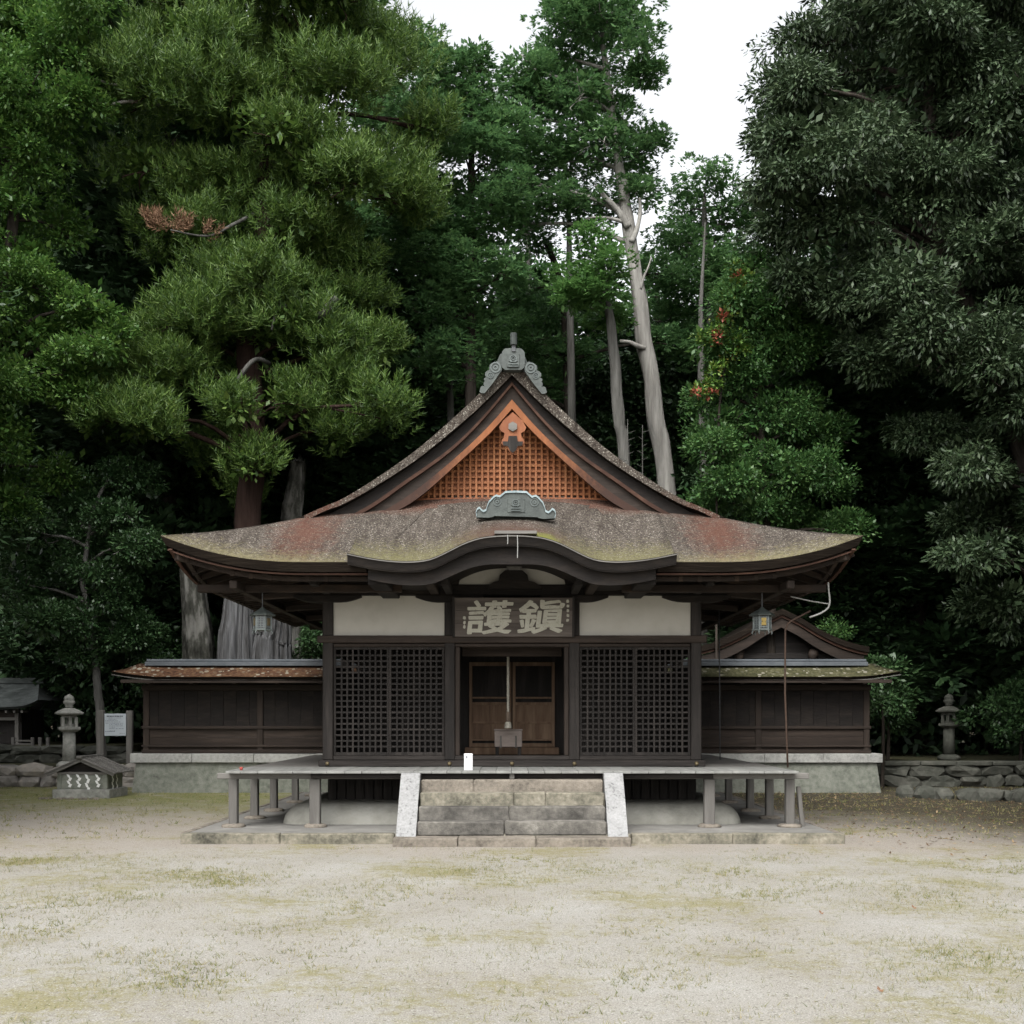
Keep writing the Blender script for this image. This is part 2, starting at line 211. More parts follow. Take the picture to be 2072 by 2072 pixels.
# ground: pale sand with moss, trodden soil by the platform, litter under the trees on the right
def ground_material():
    m = bpy.data.materials.new('courtyard_sand'); m.use_nodes = True; t = m.node_tree; N, L = t.nodes, t.links; b = N['Principled BSDF']
    tc = N.new('ShaderNodeTexCoord')
    def nz(s, d=6, r=0.6):
        n = N.new('ShaderNodeTexNoise'); n.inputs['Scale'].default_value = s; n.inputs['Detail'].default_value = d; n.inputs['Roughness'].default_value = r
        L.new(tc.outputs['Object'], n.inputs['Vector']); return n.outputs['Fac']
    def ramp(f, st):
        c = N.new('ShaderNodeValToRGB'); e = c.color_ramp.elements
        while len(e) < len(st): e.new(0.5)
        for i, (p, q) in enumerate(st): e[i].position = p; e[i].color = (*q, 1) if not isinstance(q, float) else (q, q, q, 1)
        L.new(f, c.inputs[0]); return c.outputs[0]
    def mixc(f, a, bb):
        x = N.new('ShaderNodeMix'); x.data_type = 'RGBA'; L.new(f, x.inputs[0]); L.new(a, x.inputs[6])
        if isinstance(bb, tuple): x.inputs[7].default_value = (*bb, 1)
        else: L.new(bb, x.inputs[7])
        return x.outputs[2]
    def math_(op, a, bb):
        x = N.new('ShaderNodeMath'); x.operation = op; x.use_clamp = op == 'MULTIPLY' and not isinstance(bb, float)
        for i, q in enumerate((a, bb)):
            if isinstance(q, float): x.inputs[i].default_value = q
            else: L.new(q, x.inputs[i])
        return x.outputs[0]
    sp = N.new('ShaderNodeSeparateXYZ'); L.new(tc.outputs['Object'], sp.inputs[0])
    def mask(o, a, bb):
        r = N.new('ShaderNodeMapRange'); r.interpolation_type = 'SMOOTHSTEP'; r.inputs['From Min'].default_value = a; r.inputs['From Max'].default_value = bb
        L.new(o, r.inputs[0]); return r.outputs[0]
    fine = ramp(nz(110, 4, 0.75), [(0.26, (0.08, 0.075, 0.065)), (0.40, (0.218, 0.209, 0.187)), (0.55, (0.335, 0.325, 0.298)), (0.74, (0.485, 0.475, 0.445))])
    big = ramp(nz(0.8, 5), [(0.3, (0.80, 0.77, 0.72)), (0.7, (1.0, 1.0, 1.0))])
    mm = N.new('ShaderNodeMix'); mm.data_type = 'RGBA'; mm.blend_type = 'MULTIPLY'; mm.inputs[0].default_value = 1.0
    L.new(fine, mm.inputs[6]); L.new(big, mm.inputs[7]); c = mm.outputs[2]
    # trodden soil around the platform
    soilf = ramp(nz(70, 5, 0.7), [(0.3, (0.14, 0.12, 0.10)), (0.5, (0.26, 0.23, 0.195)), (0.7, (0.37, 0.34, 0.30))])
    wob = math_('ADD', sp.outputs['Y'], math_('MULTIPLY', nz(0.5, 5), 3.0))
    c = mixc(math_('MULTIPLY', mask(wob, 14.6, 16.4), 0.8), c, soilf)
    # yellow-green moss in ragged patches
    mossf = ramp(nz(60, 6, 0.75), [(0.33, (0.085, 0.078, 0.026)), (0.52, (0.20, 0.18, 0.075)), (0.7, (0.32, 0.30, 0.18))])
    pm = mask(math_('ADD', math_('MULTIPLY', nz(0.55, 8, 0.62), 0.58), math_('MULTIPLY', nz(7, 8, 0.78), 0.42)), 0.49, 0.60)
    c = mixc(math_('MULTIPLY', pm, 0.72), c, mossf)
    # greener, mossier ground on the far left
    gm = ramp(nz(40, 6, 0.75), [(0.3, (0.065, 0.074, 0.02)), (0.5, (0.155, 0.16, 0.055)), (0.68, (0.28, 0.262, 0.18))])
    gf = math_('MULTIPLY', mask(math_('ADD', sp.outputs['Y'], math_('MULTIPLY', nz(0.45, 6), 8.0)), 22.0, 27.5), mask(sp.outputs['X'], -2.0, -5.5))
    gf = math_('MULTIPLY', gf, mask(nz(1.6, 8, 0.7), 0.30, 0.54))
    c = mixc(gf, c, gm)
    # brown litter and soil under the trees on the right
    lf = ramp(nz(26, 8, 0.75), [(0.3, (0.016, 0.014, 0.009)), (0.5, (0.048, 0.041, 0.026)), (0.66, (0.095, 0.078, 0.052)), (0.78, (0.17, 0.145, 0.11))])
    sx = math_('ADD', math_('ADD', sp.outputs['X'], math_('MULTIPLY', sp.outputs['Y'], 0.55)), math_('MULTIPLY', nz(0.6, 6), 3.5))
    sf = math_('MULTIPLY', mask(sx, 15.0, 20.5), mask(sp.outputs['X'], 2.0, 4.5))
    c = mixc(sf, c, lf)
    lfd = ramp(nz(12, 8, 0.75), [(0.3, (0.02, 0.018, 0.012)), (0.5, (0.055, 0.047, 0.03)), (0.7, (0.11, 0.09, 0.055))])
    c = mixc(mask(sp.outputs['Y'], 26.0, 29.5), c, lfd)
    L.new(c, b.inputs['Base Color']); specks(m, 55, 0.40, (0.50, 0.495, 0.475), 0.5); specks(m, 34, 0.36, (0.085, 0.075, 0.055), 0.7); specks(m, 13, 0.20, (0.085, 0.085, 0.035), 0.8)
    b.inputs['Roughness'].default_value = 0.97; b.inputs['Specular IOR Level'].default_value = 0.08
    bp = N.new('ShaderNodeBump'); bp.inputs['Strength'].default_value = 0.55; bp.inputs['Distance'].default_value = 0.02
    L.new(nz(45, 8, 0.75), bp.inputs['Height']); L.new(bp.outputs[0], b.inputs['Normal'])
    MATS['courtyard_sand'] = m
ground_material()

# ------------------------------------------------------------------ mesh helpers
ROOT = {}
class G:
    def __init__(s): s.v = []; s.f = []
    def add(s, vs, fs):
        o = len(s.v); s.v += [tuple(p) for p in vs]; s.f += [tuple(i + o for i in f) for f in fs]; return s
    def box(s, x0, x1, y0, y1, z0, z1, b=0.0, jit=0.0):
        c = ((x0 + x1) / 2, (y0 + y1) / 2, (z0 + z1) / 2); h = ((x1 - x0) / 2, (y1 - y0) / 2, (z1 - z0) / 2)
        return s.cbox(c, ((1, 0, 0), (0, 1, 0), (0, 0, 1)), h, b, jit)
    def cbox(s, c, ax, h, b=0.0, jit=0.0):
        c = Vector(c); ax = [Vector(a) for a in ax]
        P = lambda q: c + ax[0] * q[0] + ax[1] * q[1] + ax[2] * q[2]
        S = [(i, j, k) for i in (-1, 1) for j in (-1, 1) for k in (-1, 1)]
        if not b:
            vs = [P([g[i] * h[i] for i in range(3)]) for g in S]
            fs = [(0, 1, 3, 2), (4, 6, 7, 5), (0, 4, 5, 1), (2, 3, 7, 6), (0, 2, 6, 4), (1, 5, 7, 3)]
            return s.add(vs, fs)
        b = min(b, min(h) * 0.9); vs = []; idx = {}
        for g in S:
            for a in range(3):
                idx[(g, a)] = len(vs)
                q = [g[i] * (h[i] - (0 if i == a else b)) for i in range(3)]
                if jit: q = [t + random.uniform(-jit, jit) for t in q]
                vs.append(q)
        fs = []
        for a in range(3):
            for sg in (-1, 1):
                r = [g for g in S if g[a] == sg]; o = [i for i in range(3) if i != a]
                r.sort(key=lambda g: math.atan2(g[o[1]], g[o[0]])); fs.append([idx[(g, a)] for g in r])
        for a in range(3):
            o = [i for i in range(3) if i != a]
            for s1 in (-1, 1):
                for s2 in (-1, 1):
                    g0 = [0] * 3; g0[o[0]] = s1; g0[o[1]] = s2; g1 = list(g0); g0[a] = -1; g1[a] = 1; g0 = tuple(g0); g1 = tuple(g1)
                    fs.append([idx[(g0, o[0])], idx[(g1, o[0])], idx[(g1, o[1])], idx[(g0, o[1])]])
        for g in S: fs.append([idx[(g, 0)], idx[(g, 1)], idx[(g, 2)]])
        out = []
        for f in fs:
            p = [Vector(vs[i]) for i in f]; n = (p[1] - p[0]).cross(p[2] - p[0]); m = sum(p, Vector()) / len(p)
            out.append(f if n.dot(m) > 0 else f[::-1])
        return s.add([P(q) for q in vs], out)
    def beam(s, p0, p1, w, h, b=0.0):
        p0, p1 = Vector(p0), Vector(p1); d = (p1 - p0); L = d.length; d.normalize()
        x = d.cross(Vector((0, 0, 1)))
        if x.length < 1e-4: x = Vector((1, 0, 0))
        x.normalize(); z = x.cross(d)
        return s.cbox((p0 + p1) / 2, (x, d, z), (w / 2, L / 2, h / 2), b)
    def prism(s, poly, y0, y1):
        n = len(poly); vs = [(x, y0, z) for x, z in poly] + [(x, y1, z) for x, z in poly]
        fs = [tuple(range(n)), tuple(range(2 * n - 1, n - 1, -1))] + [(i, i + n, (i + 1) % n + n, (i + 1) % n) for i in range(n)]
        return s.add(vs, fs)
    def band(s, a, c, y0, y1):
        """solid strip between two polylines a (upper) and c (lower) in XZ, from y0 to y1"""
        n = len(a); vs = [(x, y0, z) for x, z in a] + [(x, y0, z) for x, z in c] + [(x, y1, z) for x, z in a] + [(x, y1, z) for x, z in c]
        fs = []
        for i in range(n - 1):
            fs += [(i, n + i, n + i + 1, i + 1), (2 * n + i, 2 * n + i + 1, 3 * n + i + 1, 3 * n + i), (i, i + 1, 2 * n + i + 1, 2 * n + i), (n + i, 3 * n + i, 3 * n + i + 1, n + i + 1)]
        fs += [(0, 2 * n, 3 * n, n), (n - 1, 2 * n - 1, 4 * n - 1, 3 * n - 1)]
        return s.add(vs, fs)
    def tube(s, pts, rad, n=8, wob=0.0, seed=0):
        pts = [Vector(p) for p in pts]
        if not hasattr(rad, '__len__'): rad = [rad] * len(pts)
        vs = []; fs = []; up = Vector((0.13, 0.31, 0.94)).normalized(); prev = None
        for i, p in enumerate(pts):
            d = (pts[min(i + 1, len(pts) - 1)] - pts[max(i - 1, 0)]).normalized()
            x = (prev - d * prev.dot(d)) if prev is not None else d.cross(up if abs(d.dot(up)) < 0.9 else Vector((1, 0, 0)))
            x.normalize(); y = d.cross(x); prev = x
            for k in range(n):
                a = 2 * math.pi * k / n
                q = rad[i] * (1 + (wob * mnoise.noise(Vector((math.cos(a) * 1.6 + seed, math.sin(a) * 1.6, i * 0.35 + seed))) if wob else 0))
                vs.append(p + (x * math.cos(a) + y * math.sin(a)) * q)
        for i in range(len(pts) - 1):
            for k in range(n):
                fs.append((i * n + k, i * n + (k + 1) % n, (i + 1) * n + (k + 1) % n, (i + 1) * n + k))
        fs += [tuple(range(n - 1, -1, -1)), tuple(range((len(pts) - 1) * n, len(pts) * n))]
        return s.add(vs, fs)
    def lathe(s, prof, n, c=(0, 0, 0), rot=0.0):
        vs = []; fs = []
        for r, z in prof:
            for k in range(n):
                a = rot + 2 * math.pi * k / n; vs.append((c[0] + r * math.cos(a), c[1] + r * math.sin(a), c[2] + z))
        for i in range(len(prof) - 1):
            for k in range(n): fs.append((i * n + k, i * n + (k + 1) % n, (i + 1) * n + (k + 1) % n, (i + 1) * n + k))
        fs += [tuple(range(n - 1, -1, -1)), tuple(range((len(prof) - 1) * n, len(prof) * n))]
        return s.add(vs, fs)
    def ring_y(s, c, r, t, n=16, y0=0.0, y1=0.02):
        """flat ring facing the courtyard"""
        a = [(c[0] + (r + t) * math.cos(2 * math.pi * k / n), c[1] + (r + t) * math.sin(2 * math.pi * k / n)) for k in range(n + 1)]
        b = [(c[0] + r * math.cos(2 * math.pi * k / n), c[1] + r * math.sin(2 * math.pi * k / n)) for k in range(n + 1)]
        return s.band(a, b, y0, y1)
    def rock(s, c, r, seed, sub=2, amp=0.28):
        import bmesh
        bm = bmesh.new(); bmesh.ops.create_icosphere(bm, subdivisions=sub, radius=1.0)
        vs = []
        for v in bm.verts:
            d = 1 + amp * mnoise.noise(v.co * 1.3 + Vector((seed * 3.1, seed, 0))) + amp * 0.4 * mnoise.noise(v.co * 3.1 + Vector((seed, 0, 5)))
            q = Vector([math.copysign(abs(t) ** 0.75, t) for t in v.co]) * d
            vs.append((c[0] + q.x * r[0], c[1] + q.y * r[1], c[2] + q.z * r[2]))
        fs = [[v.index for v in f.verts] for f in bm.faces]; bm.free(); return s.add(vs, fs)
    def build(s, name, m, parent=None, smooth=False, kind=None, label=None):
        off = ROOT.get(parent.name, Vector()) if parent else Vector()
        me = bpy.data.meshes.new(name)
        me.from_pydata([(a - off.x, b - off.y, c - off.z) for a, b, c in s.v], [], s.f)
        me.validate(); me.materials.append(MATS[m])
        if smooth: me.polygons.foreach_set('use_smooth', [True] * len(me.polygons))
        o = bpy.data.objects.new(name, me); col.objects.link(o); o.parent = parent
        if parent: ROOT[o.name] = off
        if kind: o['kind'] = kind
        if label: o['label'] = label
        return o
def fixnormals(o):
    import bmesh
    bm = bmesh.new(); bm.from_mesh(o.data); bmesh.ops.recalc_face_normals(bm, faces=bm.faces); bm.to_mesh(o.data); bm.free(); return o
def thing(name, label, cat, loc=(0, 0, 0), group=None):
    o = bpy.data.objects.new(name, None); col.objects.link(o); o.location = loc; o.empty_display_size = 0.2
    o['label'] = label; o['category'] = cat
    if group: o['group'] = group
    ROOT[o.name] = Vector(loc); return o
def tag(o, label, cat, group=None):
    o['label'] = label; o['category'] = cat
    if group: o['group'] = group
    return o
def dup(o, d):
    c = o.copy(); col.objects.link(c); c.location = o.location + Vector(d)
    if o.parent: ROOT[c.name] = ROOT.get(o.name, Vector())
    return c
def mirror_x(poly): return poly + [(-x, z) for x, z in poly[::-1]]
def smooth_curve(pts, n):
    p = [Vector(q) for q in pts]; out = []
    for i in range(len(p) - 1):
        a = p[max(i - 1, 0)]; b = p[i]; c = p[i + 1]; d = p[min(i + 2, len(p) - 1)]
        for k in range(n):
            t = k / n
            out.append(0.5 * ((2 * b) + (c - a) * t + (2 * a - 5 * b + 4 * c - d) * t * t + (3 * b - a - 3 * c + d) * t ** 3))
    out.append(p[-1]); return out

# ================================================================== ground
def make_ground():
    def axis(lo, hi, step, far):
        c = list(np.arange(lo, hi + 1e-6, step)); a = [lo - (hi - lo) * 0.5 - 10, lo - 120, -far]; b = [hi + 30, hi + 120, far]
        return np.array(sorted(set([-far, -160.0, -60.0, lo - 8] + c + [hi + 8, 60.0, 160.0, far])))
    xs = axis(-16, 16, 0.25, 900.0); ys = axis(4, 30, 0.25, 900.0)
    X, Y = np.meshgrid(xs, ys)
    Z = 0.012 * np.sin(X * 1.7 + 0.6 * Y) * np.sin(Y * 1.3 - 0.4 * X) + 0.008 * np.sin(X * 4.1 + 1) * np.sin(Y * 3.7)
    inner = (np.abs(X) < 15) & (Y > 4.5) & (Y < 14.6)
    Z = np.where(inner, Z, 0.0)
    nx, ny = len(xs), len(ys); V = np.stack([X, Y, Z], -1).reshape(-1, 3)
    i = np.arange(nx * ny).reshape(ny, nx)
    Fq = np.stack([i[:-1, :-1], i[:-1, 1:], i[1:, 1:], i[1:, :-1]], -1).reshape(-1, 4)
    o = np_mesh('ground', V, Fq, 'courtyard_sand', smooth=True); o['kind'] = 'structure'; return o
def np_mesh(name, V, Fc, m, parent=None, smooth=False):
    V = np.asarray(V, dtype=np.float32); Fc = np.asarray(Fc, dtype=np.int32); k = Fc.shape[1]
    if parent is not None: V = V - np.array(ROOT[parent.name], dtype=np.float32)
    me = bpy.data.meshes.new(name); me.vertices.add(len(V)); me.vertices.foreach_set('co', V.ravel())
    me.loops.add(Fc.size); me.loops.foreach_set('vertex_index', Fc.ravel())
    me.polygons.add(len(Fc)); me.polygons.foreach_set('loop_start', np.arange(0, Fc.size, k, dtype=np.int32))
    if smooth: me.polygons.foreach_set('use_smooth', np.ones(len(Fc), dtype=bool))
    me.update(calc_edges=True); me.materials.append(MATS[m])
    o = bpy.data.objects.new(name, me); col.objects.link(o); o.parent = parent
    if parent is not None: ROOT[o.name] = ROOT[parent.name]
    return o
make_ground()

# raised ground on the left behind the stone edging, and on the right behind the low wall
def terrace(name, x0, x1, y0, y1, z, m):
    g = G(); g.box(x0, x1, y0, y1, -0.3, z); o = g.build(name, m); o['kind'] = 'structure'; return o
mat('forest_floor', [(0.3, (0.018, 0.018, 0.011)), (0.5, (0.05, 0.05, 0.028)), (0.75, (0.11, 0.10, 0.055))], 9, bump=0.6, bscale=30, rough=0.95, spec=0.1, detail=9)
terrace('terrace_left', -45, -9.35, 27.75, 60, 0.46, 'forest_floor')
terrace('terrace_left_upper', -45, -11.6, 31.3, 60, 0.92, 'forest_floor')
terrace('terrace_right', 9.4, 45, 27.9, 60, 0.62, 'forest_floor')

# ================================================================== the hall
HALL = thing('shrine_hall', 'old dark timber shrine hall with sweeping bark roof in the middle of the courtyard', 'shrine', (0, 20, 0))
# ---- stone platform
PLAT = thing('stone_platform', 'low grey stone platform carrying the timber hall', 'platform', (0, 19.2, 0))
g = G(); g.box(-4.46, 4.46, 15.12, 23.6, -0.1, 0.134, 0.01); g.build('paving', 'concrete', PLAT)
xs = [-4.51, -3.15, -1.6, 0.0, 1.62, 3.0, 4.53]
for a, b in zip(xs[:-1], xs[1:]):
    g = G(); g.box(a + 0.004, b - 0.004, 14.97 + random.uniform(-0.008, 0.008), 15.117, -0.12, 0.14 + random.uniform(-0.004, 0.006), 0.012, 0.004)
    g.build('kerb_stone', 'granite_moss', PLAT)
for sx in (-1, 1):
    yy = [15.12, 16.7, 18.3, 20.0, 21.8, 23.6]
    for a, b in zip(yy[:-1], yy[1:]):
        g = G(); g.box(*sorted((sx * 4.463, sx * 4.55)), a + 0.004, b - 0.004, -0.12, 0.139, 0.01, 0.003); g.build('kerb_stone', 'granite', PLAT)

# ---- stone stairs
ST = thing('stone_stairs', 'mossy granite steps with sloping side stones before the hall', 'stairs', (0, 14.9, 0))
for a, b in ((-1.59, -0.72), (-0.72, 0.32), (0.32, 1.59)):
    g = G(); g.box(a + 0.003, b - 0.003, 14.63, 14.96, -0.1, 0.116, 0.012, 0.004); g.build('base_stone', 'granite', ST)
rows = [(14.95, 0.118, 0.308, [-1.29, -0.10, 1.29], 'granite_dark'), (15.15, 0.10, 0.491, [-1.29, -0.04, 1.29], 'granite_dark'),
        (15.35, 0.10, 0.674, [-1.29, 0.03, 0.47, 1.29], 'granite_moss'), (15.55, 0.10, 0.842, [-1.29, -0.54, 1.29], 'granite')]
for yf, z0, z1, cuts, m in rows:
    for a, b in zip(cuts[:-1], cuts[1:]):
        g = G(); g.box(a + 0.002, b - 0.002, yf + random.uniform(0, 0.006), yf + 0.26, max(z0, z1 - 0.215), z1 + random.uniform(-0.004, 0.004), 0.018, 0.006)
        g.build('step_stone', m, ST)
for sx in (-1, 1):
    xa, xb = sorted((sx * 1.297, sx * 1.565))
    def side(y0, z0, y1, z1, yb):
        # block of the sloping side stone
        gg = G(); pts = [(y0, z0), (y1, z1), (yb, z1), (yb, 0.1), (y0, 0.1)]
        vs = [(xa, y, z) for y, z in pts] + [(xb, y, z) for y, z in pts]; n = 5
        gg.add(vs, [tuple(range(n)), tuple(range(2 * n - 1, n - 1, -1))] + [(i, (i + 1) % n, (i + 1) % n + n, i + n) for i in range(n)]); return gg
    side(14.83, 0.118, 15.235, 0.575, 15.8).build('side_stone', 'granite_white', ST)
    side(15.235, 0.579, 15.56, 0.935, 15.72).build('side_stone', 'granite_white' if sx < 0 else 'granite_white', ST)

# ---- white plaster mound under the hall
def rrect(hx, y0, y1, r, z, n=6):
    out = []
    for cx, cy, a0 in ((hx - r, y1 - r, 0), (-hx + r, y1 - r, 90), (-hx + r, y0 + r, 180), (hx - r, y0 + r, 270)):
        for k in range(n + 1):
            a = R(a0 + 90 * k / n); out.append((cx + r * math.cos(a), cy + r * math.sin(a), z))
    return out
g = G(); rings = []
for k in range(9):
    a = k / 8 * math.pi / 2; ins = 0.30 * (1 - math.cos(a)); z = 0.13 + 0.30 * math.sin(a)
    rings.append(rrect(3.46 - ins, 16.36 + ins, 23.1 - ins, 0.35, z))
rings.append(rrect(3.0, 16.8, 22.7, 0.3, 0.432))
n = len(rings[0]); vs = [p for r in rings for p in r]; fs = []
for i in range(len(rings) - 1):
    for k in range(n): fs.append((i * n + k, i * n + (k + 1) % n, (i + 1) * n + (k + 1) % n, (i + 1) * n + k))
fs.append(tuple(range((len(rings) - 1) * n, len(rings) * n)))
g.add(vs, fs); g.build('plaster_mound', 'kamebara', HALL, smooth=True)
# ---- skirt boards under the floor
first = None
for i in range(40):
    x = -2.82 + i * 0.1445
    if first is None:
        g = G(); g.box(x - 0.06, x + 0.06, 17.30, 17.33, 0.43, 0.92); first = g.build('skirt_board', 'wood_dark_v', HALL)
    else: dup(first, (0.1445 * i, random.uniform(-0.006, 0.006), 0))
g = G(); g.box(-2.9, 2.9, 17.36, 17.40, 0.42, 0.93)
for sx in (-1, 1): g.box(*sorted((sx * 2.86, sx * 2.9)), 17.4, 22.9, 0.42, 0.93)
g.build('underfloor_backing', 'wood_dark_v', HALL)

# ---- veranda posts on foot stones
sd_ = 0
for (x, y, w) in [(-4.04, 16.0, 0.125), (4.03, 16.0, 0.125), (-2.855, 16.0, 0.15), (2.86, 16.0, 0.15)] + [(sx * 4.05, y, 0.12) for sx in (-1, 1) for y in (17.35, 18.75, 20.6, 22.4)]:
    g = G(); g.cbox((x, y, 0.50), ((1, 0, 0), (0, 1, 0), (0, 0, 1)), (w / 2, w / 2, 0.335), 0.012); p = g.build('veranda_post', 'wood_grey_v', HALL)
    sd_ += 1; g = G(); g.rock((x, y, 0.145), (0.17, 0.16, 0.045), sd_, 2, 0.15); g.build('foot_stone', 'granite', HALL, smooth=True)
g = G(); g.cbox((4.2, 16.05, 0.42), (Vector((1, 0, 0.10)).normalized(), (0, 1, 0), Vector((-0.10, 0, 1)).normalized()), (0.03, 0.03, 0.30), 0.006); g.build('prop_stick', 'wood_grey_v', HALL)
# ---- veranda beams and planks
def hbeam(name, x0, x1, y0, y1, z0, z1, m='wood_dark_h', b=0.01, parent=HALL):
    g = G(); g.box(x0, x1, y0, y1, z0, z1, b); return g.build(name, m, parent)
hbeam('veranda_beam', -4.27, 4.30, 15.94, 16.06, 0.832, 0.918, 'wood_grey_h')
for sx in (-1, 1):
    hbeam('veranda_beam', sx * 4.05 - 0.05, sx * 4.05 + 0.05, 16.065, 23.0, 0.832, 0.916, 'wood_grey_v')
hbeam('veranda_beam', -2.9, 2.9, 15.86, 15.92, 0.845, 0.917, 'wood_dark_h')
DECK = G().box(-4.0, 4.0, 16.5, 16.56, 0.86, 0.918).build('deck', 'wood_grey_h', HALL)
x = -4.1; i = 0
while x < 4.08:
    w = random.uniform(0.21, 0.27); w = min(w, 4.1 - x)
    g = G(); zt = 0.956 + random.uniform(-0.002, 0.003); g.box(x + 0.002, x + w - 0.002, 15.75 + random.uniform(-0.012, 0.012), 17.19, 0.921, zt, 0.004)
    g.build('plank', 'wood_deck', DECK); x += w
for sx in (-1, 1):
    y = 17.195
    while y < 23.0:
        w = random.uniform(0.22, 0.28)
        g = G(); g.box(*sorted((sx * 2.97, sx * 4.12)), y + 0.002, y + w - 0.002, 0.921, 0.956 + random.uniform(-0.002, 0.003), 0.004); g.build('plank', 'wood_grey_h', DECK); y += w
hbeam('veranda_strut', -0.035, 0.035, 15.80, 15.85, 0.842, 0.918, 'wood_grey_v', 0.004)

# ---- sills, floor, pillars
hbeam('ground_sill', -3.02, 3.02, 17.19, 17.40, 0.958, 1.056, 'wood_dark_h')
hbeam('upper_sill', -2.80, 2.80, 17.24, 17.37, 1.058, 1.128, 'wood_dark_h')
for px in (-2.88, -0.974, 0.974, 2.88, 0.0):
    g = G(); g.lathe([(0.0, 0), (0.028, 0.0), (0.032, 0.012), (0.018, 0.03), (0.0, 0.034)], 10)
    vs = [(px + a, 17.192 - c, 1.005 + b) for a, b, c in g.v]; h = G(); h.add(vs, g.f); h.build('nail_cover', 'brass', HALL, smooth=True)
g = G(); g.box(-2.88, 2.88, 17.4, 22.9, 1.0, 1.05); g.build('floor', 'wood_brown_v', HALL)
PW = 0.082
for px in (-2.88, -0.974, 0.974, 2.88):
    g = G(); g.box(px - PW, px + PW, 17.3 - PW, 17.3 + PW, 1.057, 3.63, 0.014); g.build('pillar', 'wood_dark_v', HALL)
for sx in (-1, 1):
    for y in (19.17, 21.03, 22.9):
        g = G(); g.box(sx * 2.88 - PW, sx * 2.88 + PW, y - PW, y + PW, 0.96, 3.63, 0.014); g.build('pillar', 'wood_dark_v', HALL)
hbeam('tie_beam', -3.04, 3.04, 17.185, 17.222, 2.89, 3.005, 'wood_brown_h')
hbeam('lintel', -2.79, 2.79, 17.24, 17.36, 2.83, 2.885, 'wood_brown_h')
hbeam('tie_beam', -2.79, 2.79, 17.26, 17.34, 2.888, 3.01, 'wood_dark_h')
hbeam('head_beam', -3.35, 3.35, 17.20, 17.40, 3.632, 3.80, 'wood_shaded')
hbeam('wall_plate', -3.2, 3.2, 17.24, 17.36, 3.803, 4.12, 'wood_shaded')
for sx in (-1, 1):
    hbeam('side_plate', sx * 2.88 - 0.09, sx * 2.88 + 0.09, 17.41, 24.0, 3.632, 4.1, 'wood_dark_v')
# boat-shaped bracket arms above the pillars
for px in (-2.88, -0.974, 0.974, 2.88):
    r = 0.53; poly = [(px - r, 3.629), (px - r, 3.60)] + [(px - r + (r - 0.2) * t, 3.60 - 0.075 * math.sin(t * math.pi / 2)) for t in (0.25, 0.5, 0.75, 1.0)]
    poly += [(px + r - (r - 0.2) * t, 3.60 - 0.075 * math.sin(t * math.pi / 2)) for t in (1.0, 0.75, 0.5, 0.25)] + [(px + r, 3.60), (px + r, 3.629)]
    fixnormals(G().prism(poly, 17.17, 17.43).build('bracket_arm', 'wood_shaded', HALL))
    g = G(); g.beam((px, 17.17, 3.69), (px, 15.95, 3.69), 0.11, 0.10, 0.01); g.build('bracket_arm', 'wood_dark_v', HALL)
# white plaster panels
for sx in (-1, 1):
    g = G(); g.box(*sorted((sx * 1.057, sx * 2.797)), 17.275, 17.325, 3.008, 3.631); g.build('plaster_panel', 'plaster', HALL)
# ---- lattice doors left and right
for sx in (-1, 1):
    for leaf in (0, 1):
        x0 = -2.795 if sx < 0 else 1.06; x0 += leaf * 0.868; x1 = x0 + 0.866; z0, z1 = 1.13, 2.828; yc = 17.29 + 0.0
        LP = thing_part = G()
        for a, b in ((x0, x0 + 0.035), (x1 - 0.035, x1)): LP.box(a, b, yc - 0.02, yc + 0.02, z0, z1, 0.004)
        LP.box(x0 + 0.035, x1 - 0.035, yc - 0.02, yc + 0.02, z1 - 0.04, z1, 0.004); LP.box(x0 + 0.035, x1 - 0.035, yc - 0.02, yc + 0.02, z0, z0 + 0.05, 0.004)
        lp = LP.build('lattice_door', 'wood_dark_v', HALL)
        nx, nz = 9, 18; px = (x1 - x0 - 0.07) / nx; pz = (z1 - z0 - 0.09) / nz; first = None
        for i in range(1, nx):
            x = x0 + 0.035 + i * px
            if first is None: first = G().box(x - 0.0135, x + 0.0135, yc - 0.014, yc + 0.004, z0 + 0.05, z1 - 0.04).build('slat', 'wood_dark_v', lp)
            else: dup(first, ((i - 1) * px, 0, 0))
        first = None
        for k in range(1, nz):
            z = z0 + 0.05 + k * pz
            if first is None: first = G().box(x0 + 0.035, x1 - 0.035, yc - 0.008, yc + 0.012, z - 0.0135, z + 0.0135).build('slat', 'wood_dark_h', lp)
            else: dup(first, (0, 0, (k - 1) * pz))
# ---- open middle bay: jambs
for sx in (-1, 1):
    hbeam('door_jamb', *sorted((sx * 0.815, sx * 0.89)), 17.25, 17.35, 1.13, 2.83, 'wood_brown_v')
hbeam('inner_lintel', -0.81, 0.81, 17.9, 18.0, 2.72, 2.95, 'wood_brown_h')
